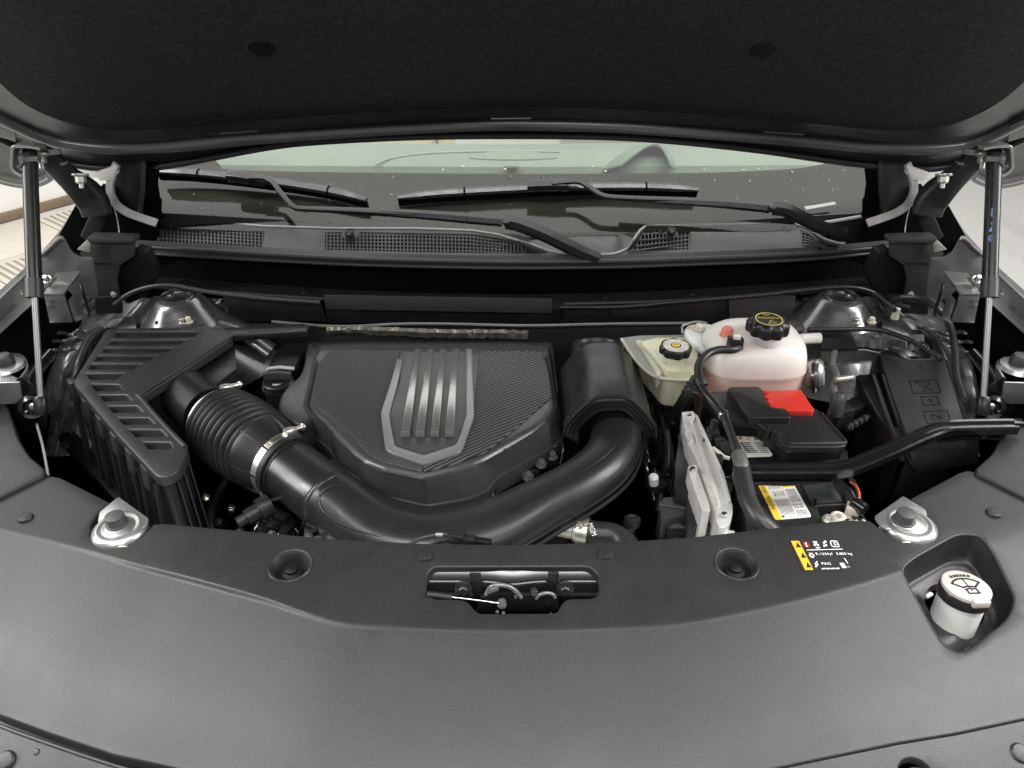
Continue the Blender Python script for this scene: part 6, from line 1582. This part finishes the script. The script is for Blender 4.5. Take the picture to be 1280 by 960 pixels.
# ---- corner covers on the fenders
for s in (1, -1):
    t = thing('corner_cover', 'curved grey plastic corner cover at the %s edge above the radiator cover' % ('left' if s > 0 else 'right'), 'cover', PZ(0 if s > 0 else 1280, 580, -.01), 'fender corner covers')
    P = [(-80, 470), (-5, 488), (4, 500), (9, 514), (20, 548), (34, 571), (50, 584), (54, 588), (52, 593), (0, 619), (-80, 660)] if s > 0 else [(1360, 525), (1280, 531), (1261, 531), (1254, 548), (1243, 568), (1223, 586), (1222, 589), (1226, 592), (1280, 619), (1360, 660)]
    Q = [PZ(x, y, .006) for x, y in rnd(P, 4, 3)]
    sheet('panel', [(q.x, q.y) for q in Q], [], lambda x, y: Vector((x, y, .006)), .03, M['cover'], t, lip=.02, fil=.003)
    if s > 0:
        tube('edge_wire', [PZ(x, y, -.03) for x, y in ((46, 530), (54, 560), (60, 594))], .002, M['trimlight'], t, n=6)

# ---- lower fascia below the cover's front edge
ff = thing('front_fascia', 'lower dark grey fascia beyond the front edge of the radiator cover', 'fascia', PZ(640, 980, -.15))
fo = [(-80, 830), (-20, 868), (62, 905), (142, 932), (225, 950), (330, 968), (640, 985), (900, 962), (1020, 937), (1122, 917), (1193, 905), (1280, 886), (1370, 868), (1370, 1040), (640, 1080), (-80, 1040)]
def cf(px, py):
    return PC(px, py)
Qf = [PC(x, y) for x, y in fo]
fhole = PC(1146, 962)
fh = [(fhole.x+.022*math.cos(2*math.pi*i/24), fhole.y-.006+.020*math.sin(2*math.pi*i/24)) for i in range(24)]
sheet('panel', [(q.x, q.y) for q in Qf], [fh], lambda x, y: Vector((x, y, cz_(x, y)-(.0035+.018*sstep((-.05-x)/.25)))), .02, M['cover'], ff, lip=.01, fil=.002)
p = Vector((fhole.x+.006, fhole.y-.006, cz_(fhole.x, fhole.y)-.012)); lathe('bolt_head', p, (0, 0, 1), [(.016, -.006), (.016, 0), (.012, .004), (0, .005)], M['metallic'], ff, n=24)
lathe('bolt_well', p-Vector((0, 0, .012)), (0, 0, 1), [(.026, 0), (.026, .001), (0, .001)], M['void'], ff, n=24)
for (x, y, r, lb) in ((8, 951, .0105, 'round push clip at the lower left corner'), (1273, 942, .0105, 'round push clip at the lower right corner'), (46, 940, .0035, 'tiny peg on the lower left fascia')):
    p = PC(x, y, -.022 if x < 640 else -.006); o = lathe('push_clip', p, nC(p), [(r, -.002), (r, r*.25), (r*.8, r*.45), (0, r*.55)], M['cover'], None, n=24); tag(o, lb, 'clip')
tube('edge_bead', [PC(x, y, -.020) for x, y in cat([(-40, 888), (0, 907), (66, 931), (135, 954), (190, 970)], 4)], .0022, M['trimgrey'], ff, n=8, smooth=1)

# ---- service sticker on the cover
sk_ = thing('service_sticker', 'small black service sticker with orange stripe on the radiator cover', 'sticker', PC(1028, 693))
S4 = [PC(x, y, .0006) for x, y in ((986.5, 674.5), (1053, 674), (1071, 713), (1003, 714))]
def sp(u, v, dz=0): return S4[0].lerp(S4[1], u).lerp(S4[3].lerp(S4[2], u), v)+Vector((0, 0, dz))
prism3('sheet', [sp(*p) for p in rnd([(0, 0), (1, 0), (1, 1), (0, 1)], .07, 3)], (0, 0, -.0005), M['ink'], sk_, bevel=0)
flat('orange_stripe', [sp(*p, .0003) for p in ((.02, .05), (.17, .05), (.21, .97), (.06, .97))], M['orange'], sk_)
def sq(P, m='whiteink', nm='symbol', dz=.0005): return flat(nm, [sp(u, v, dz) for u, v in P], M[m], sk_)
for k, v in enumerate((.17, .50, .80)):
    b0 = .045+k*.017+.02; sq(((b0, v+.10), (b0+.055, v-.08), (b0+.10, v+.10)), 'ink', 'warning_triangle')
def sring_(u, v, r0, r1, m, n=18, ry=1.7):
    for i in range(n):
        a0, a1 = 2*math.pi*i/n, 2*math.pi*(i+1)/n
        sq(((u+r1*math.cos(a0), v+r1*ry*math.sin(a0)), (u+r1*math.cos(a1), v+r1*ry*math.sin(a1)), (u+r0*math.cos(a1), v+r0*ry*math.sin(a1)), (u+r0*math.cos(a0), v+r0*ry*math.sin(a0))), m)
sring_(.275, .18, .040, .052, 'inkred'); sq(((.262, .11), (.290, .11), (.285, .26), (.262, .26))); 
for (u, v) in ((.44, .10), (.48, .10), (.46, .16), (.43, .19), (.49, .19)): sring_(u, v, .0, .020, 'whiteink', 10)
sq(((.43, .26), (.51, .26), (.51, .30), (.43, .30)))
for (u, v) in ((.60, .22), (.64, .20), (.62, .12), (.66, .08)): sring_(u, v, .0, .020, 'whiteink', 10)
for P in (((.735, .05), (.885, .05), (.885, .08), (.735, .08)), ((.735, .24), (.885, .24), (.885, .27), (.735, .27)), ((.735, .05), (.755, .05), (.755, .27), (.735, .27)), ((.80, .05), (.815, .05), (.815, .27), (.80, .27)), ((.87, .05), (.885, .05), (.885, .27), (.87, .27)), ((.83, .11), (.86, .11), (.86, .13), (.83, .13)), ((.83, .17), (.86, .17), (.86, .19), (.83, .19))): sq(P)
sq(((.24, .345), (.92, .325), (.92, .345), (.24, .365)), nm='rule')
sring_(.29, .52, .022, .042, 'whiteink', 12)
for k in range(6):
    a = k*math.pi/3; sq(((.29+.04*math.cos(a-.3), .52+.068*math.sin(a-.3)), (.29+.058*math.cos(a), .52+.1*math.sin(a)), (.29+.04*math.cos(a+.3), .52+.068*math.sin(a+.3))))
ux2 = (sp(.9, .5)-sp(.2, .5)).normalized(); uy2 = Vector((0, 0, 1)).cross(ux2)
text('lettering', 'R-1234yf   0.800 kg', sp(.37, .49), ux2, uy2, .0058, M['whiteink'], sk_, 'LEFT', .0008)
sring_(.31, .80, .014, .03, 'whiteink', 12); sq(((.27, .86), (.30, .84), (.30, .88), (.27, .90))); sq(((.32, .72), (.345, .70), (.345, .74), (.33, .75)))
text('lettering', 'PAG', sp(.40, .795), ux2, uy2, .0062, M['whiteink'], sk_, 'LEFT', .0008)
for k in range(4): sq(((.37+k*.085, .925), (.44+k*.085, .92), (.44+k*.085, .955), (.37+k*.085, .96)), nm='fine_print')
sq(((.74, .77), (.82, .77), (.83, .93), (.755, .93)), nm='code_block'); sq(((.84, .86), (.90, .86), (.905, .92), (.85, .92)), 'inkgrey'); sq(((.86, .62), (.875, .62), (.90, .78), (.885, .80)), nm='fine_print')

# ================================================================== things in the dark gap behind the cover
hs = thing('temperature_sensor', 'black stubby sensor plug below the intake duct clamp', 'sensor', PZ(320, 640, -.14))
sd = (PZ(300, 652, -.06)-PZ(335, 632, -.055)).normalized()
lathe('barrel', PZ(335, 632, -.055), sd, [(0, -.006), (.0165, -.004), (.017, .004), (.017, .014), (.012, .015), (.012, .034), (.0085, .035), (.008, .048), (0, .048)], M['plastic'], hs, n=24)
tube('collar_tab', [PZ(x, y, -.05) for x, y in ((326, 616), (334, 626), (352, 622))], .003, M['plastic'], hs, n=8)
for k, (x, y, z) in enumerate(((345, 655, -.10), (360, 660, -.10), (330, 664, -.10), (350, 645, -.09))):
    box('bracket', PZ(x, y, z), (.03, .016, .012), M['dull'], hs, rot=RZ(30+40*k), bevel=.003)
for x, y in ((340, 669), (386, 672), (258, 622)): hexbolt('stud', PZ(x, y, -.07), (0, -.3, 1), .004, .008, M['steel'], hs)
ch = thing('radiator_hose', 'black radiator hose with printed mark and yellow-metal clamp', 'hose', PZ(750, 680, -.14))
P = [PZ(x, y, -.085) for x, y in ((728, 664), (745, 667), (764, 669), (780, 678), (790, 695))]
tube('hose', P, .018, M['hose'], ch, n=22)
ring('clamp', P[0], P[1]-P[0], [(.019, -.008), (.0205, -.008), (.0205, .008), (.019, .008)], M['zinc'], ch, n=30)
lathe('spigot', P[0], P[0]-P[1], [(.017, -.01), (.017, .012), (.014, .014), (.014, .035), (0, .035)], M['alu'], ch, n=22)
for (x, y) in ((722, 655), (726, 657), (732, 656)): box('clamp_tang', PZ(x, y, -.064), (.006, .004, .010), M['zinc'], ch, bevel=.001)
text('print', 'MGM', PZ(740, 662, -.0655), (.2, -1, -.1), (1, .2, .2), .010, M['whiteink'], ch)
vh = thing('vertical_pipe', 'thin dark pipe with ribbed collar rising behind the radiator hose', 'pipe', PZ(784, 680, -.16))
tube('pipe', [PZ(780, 678, -.13), PZ(786, 664, -.10), PZ(792, 648, -.075)], .0085, M['trimgrey'], vh, n=16)
lathe('collar', PZ(790, 652, -.08), (.1, .3, 1), [(.012, -.006), (.013, 0), (.012, .006), (0, .007)], M['plastic'], vh, n=18)
dp = thing('dipstick', 'white topped dipstick in a dark round socket right of the duct', 'dipstick', PZ(818, 605, -.1))
lathe('socket', PZ(822, 600, -.075), (0, 0, 1), [(.019, -.01), (.019, 0), (.016, .001), (.014, -.004), (0, -.004)], M['dull'], dp, n=26)
lathe('knob', PZ(817, 598, -.062), (-.15, -.2, 1), [(.0075, -.012), (.0075, .004), (.005, .007), (0, .0075)], M['white'], dp, n=18)
st2 = thing('sensor_connector', 'black wiring connector with thin lead lying on the duct edge', 'connector', PZ(580, 675, -.04))
R_ = RZ(-12)
box('shell', PZ(570, 670, -.018), (.022, .016, .014), M['plastic'], st2, rot=R_, bevel=.002); box('plug', PZ(586, 674, -.02), (.018, .012, .010), M['plastic'], st2, rot=R_, bevel=.0015); box('boot', PZ(603, 677, -.022), (.024, .010, .008), M['dull'], st2, rot=R_, bevel=.002)
tube('lead', [PZ(x, y, -.018) for x, y in ((510, 682), (524, 674), (545, 669), (560, 668))], .0026, M['trimgrey'], st2, n=8)
box('tip', PZ(549, 668.5, -.017), (.010, .004, .004), M['trimlight'], st2, bevel=.001)
# loose plumbing between duct, reservoir and control unit
rp_ = random.Random(11)
pl_ = thing('pipework', 'tangle of dark pipes and fittings between the duct and the aluminium unit', 'pipes', PZ(825, 560, -.2))
for k in range(9):
    x0, x1 = rp_.uniform(808, 850), rp_.uniform(800, 860); y0, y1 = rp_.uniform(475, 520), rp_.uniform(560, 640)
    tube('pipe', [PZ(x0, y0, -.10-rp_.random()*.05), PZ((x0+x1)/2+rp_.uniform(-12, 12), (y0+y1)/2, -.13), PZ(x1, y1, -.15-rp_.random()*.05)], rp_.uniform(.004, .010), M[rp_.choice(['hose', 'gloss', 'dull', 'plastic'])], pl_, n=12)
for k in range(16):
    x, y = rp_.uniform(802, 860), rp_.uniform(480, 600)
    lathe('fitting', PZ(x, y, -.09-rp_.random()*.05), (rp_.uniform(-1, 1), -.6, 1), [(.006, -.008), (.006, .004), (.004, .006), (0, .006)], M[rp_.choice(['metallic', 'dull', 'gloss', 'plastic'])], pl_, n=14)
for k in range(7):
    x, y = rp_.uniform(815, 862), rp_.uniform(478, 540); box('connector', PZ(x, y, -.08-rp_.random()*.04), (.022, .03, .02), M['plastic'], pl_, rot=RZ(rp_.uniform(0, 90)), bevel=.003)
# harness and brackets in the black gap left of the filter box and below the duct
gp_ = thing('lower_pipework', 'dark pipes and fittings low between filter box and intake duct', 'pipes', PZ(300, 660, -.2))
for k in range(6):
    x0 = rp_.uniform(250, 380); tube('pipe', [PZ(x0, 600, -.16), PZ(x0+rp_.uniform(-20, 20), 640, -.14), PZ(x0+rp_.uniform(-30, 30), 690, -.17)], rp_.uniform(.004, .009), M[rp_.choice(['hose', 'gloss', 'dull'])], gp_, n=12)
for k in range(10):
    lathe('fitting', PZ(rp_.uniform(260, 385), rp_.uniform(630, 672), -.10-rp_.random()*.05), (rp_.uniform(-1, 1), -.6, 1), [(.007, -.008), (.007, .004), (.004, .006), (0, .006)], M[rp_.choice(['dull', 'gloss', 'plastic'])], gp_, n=14)
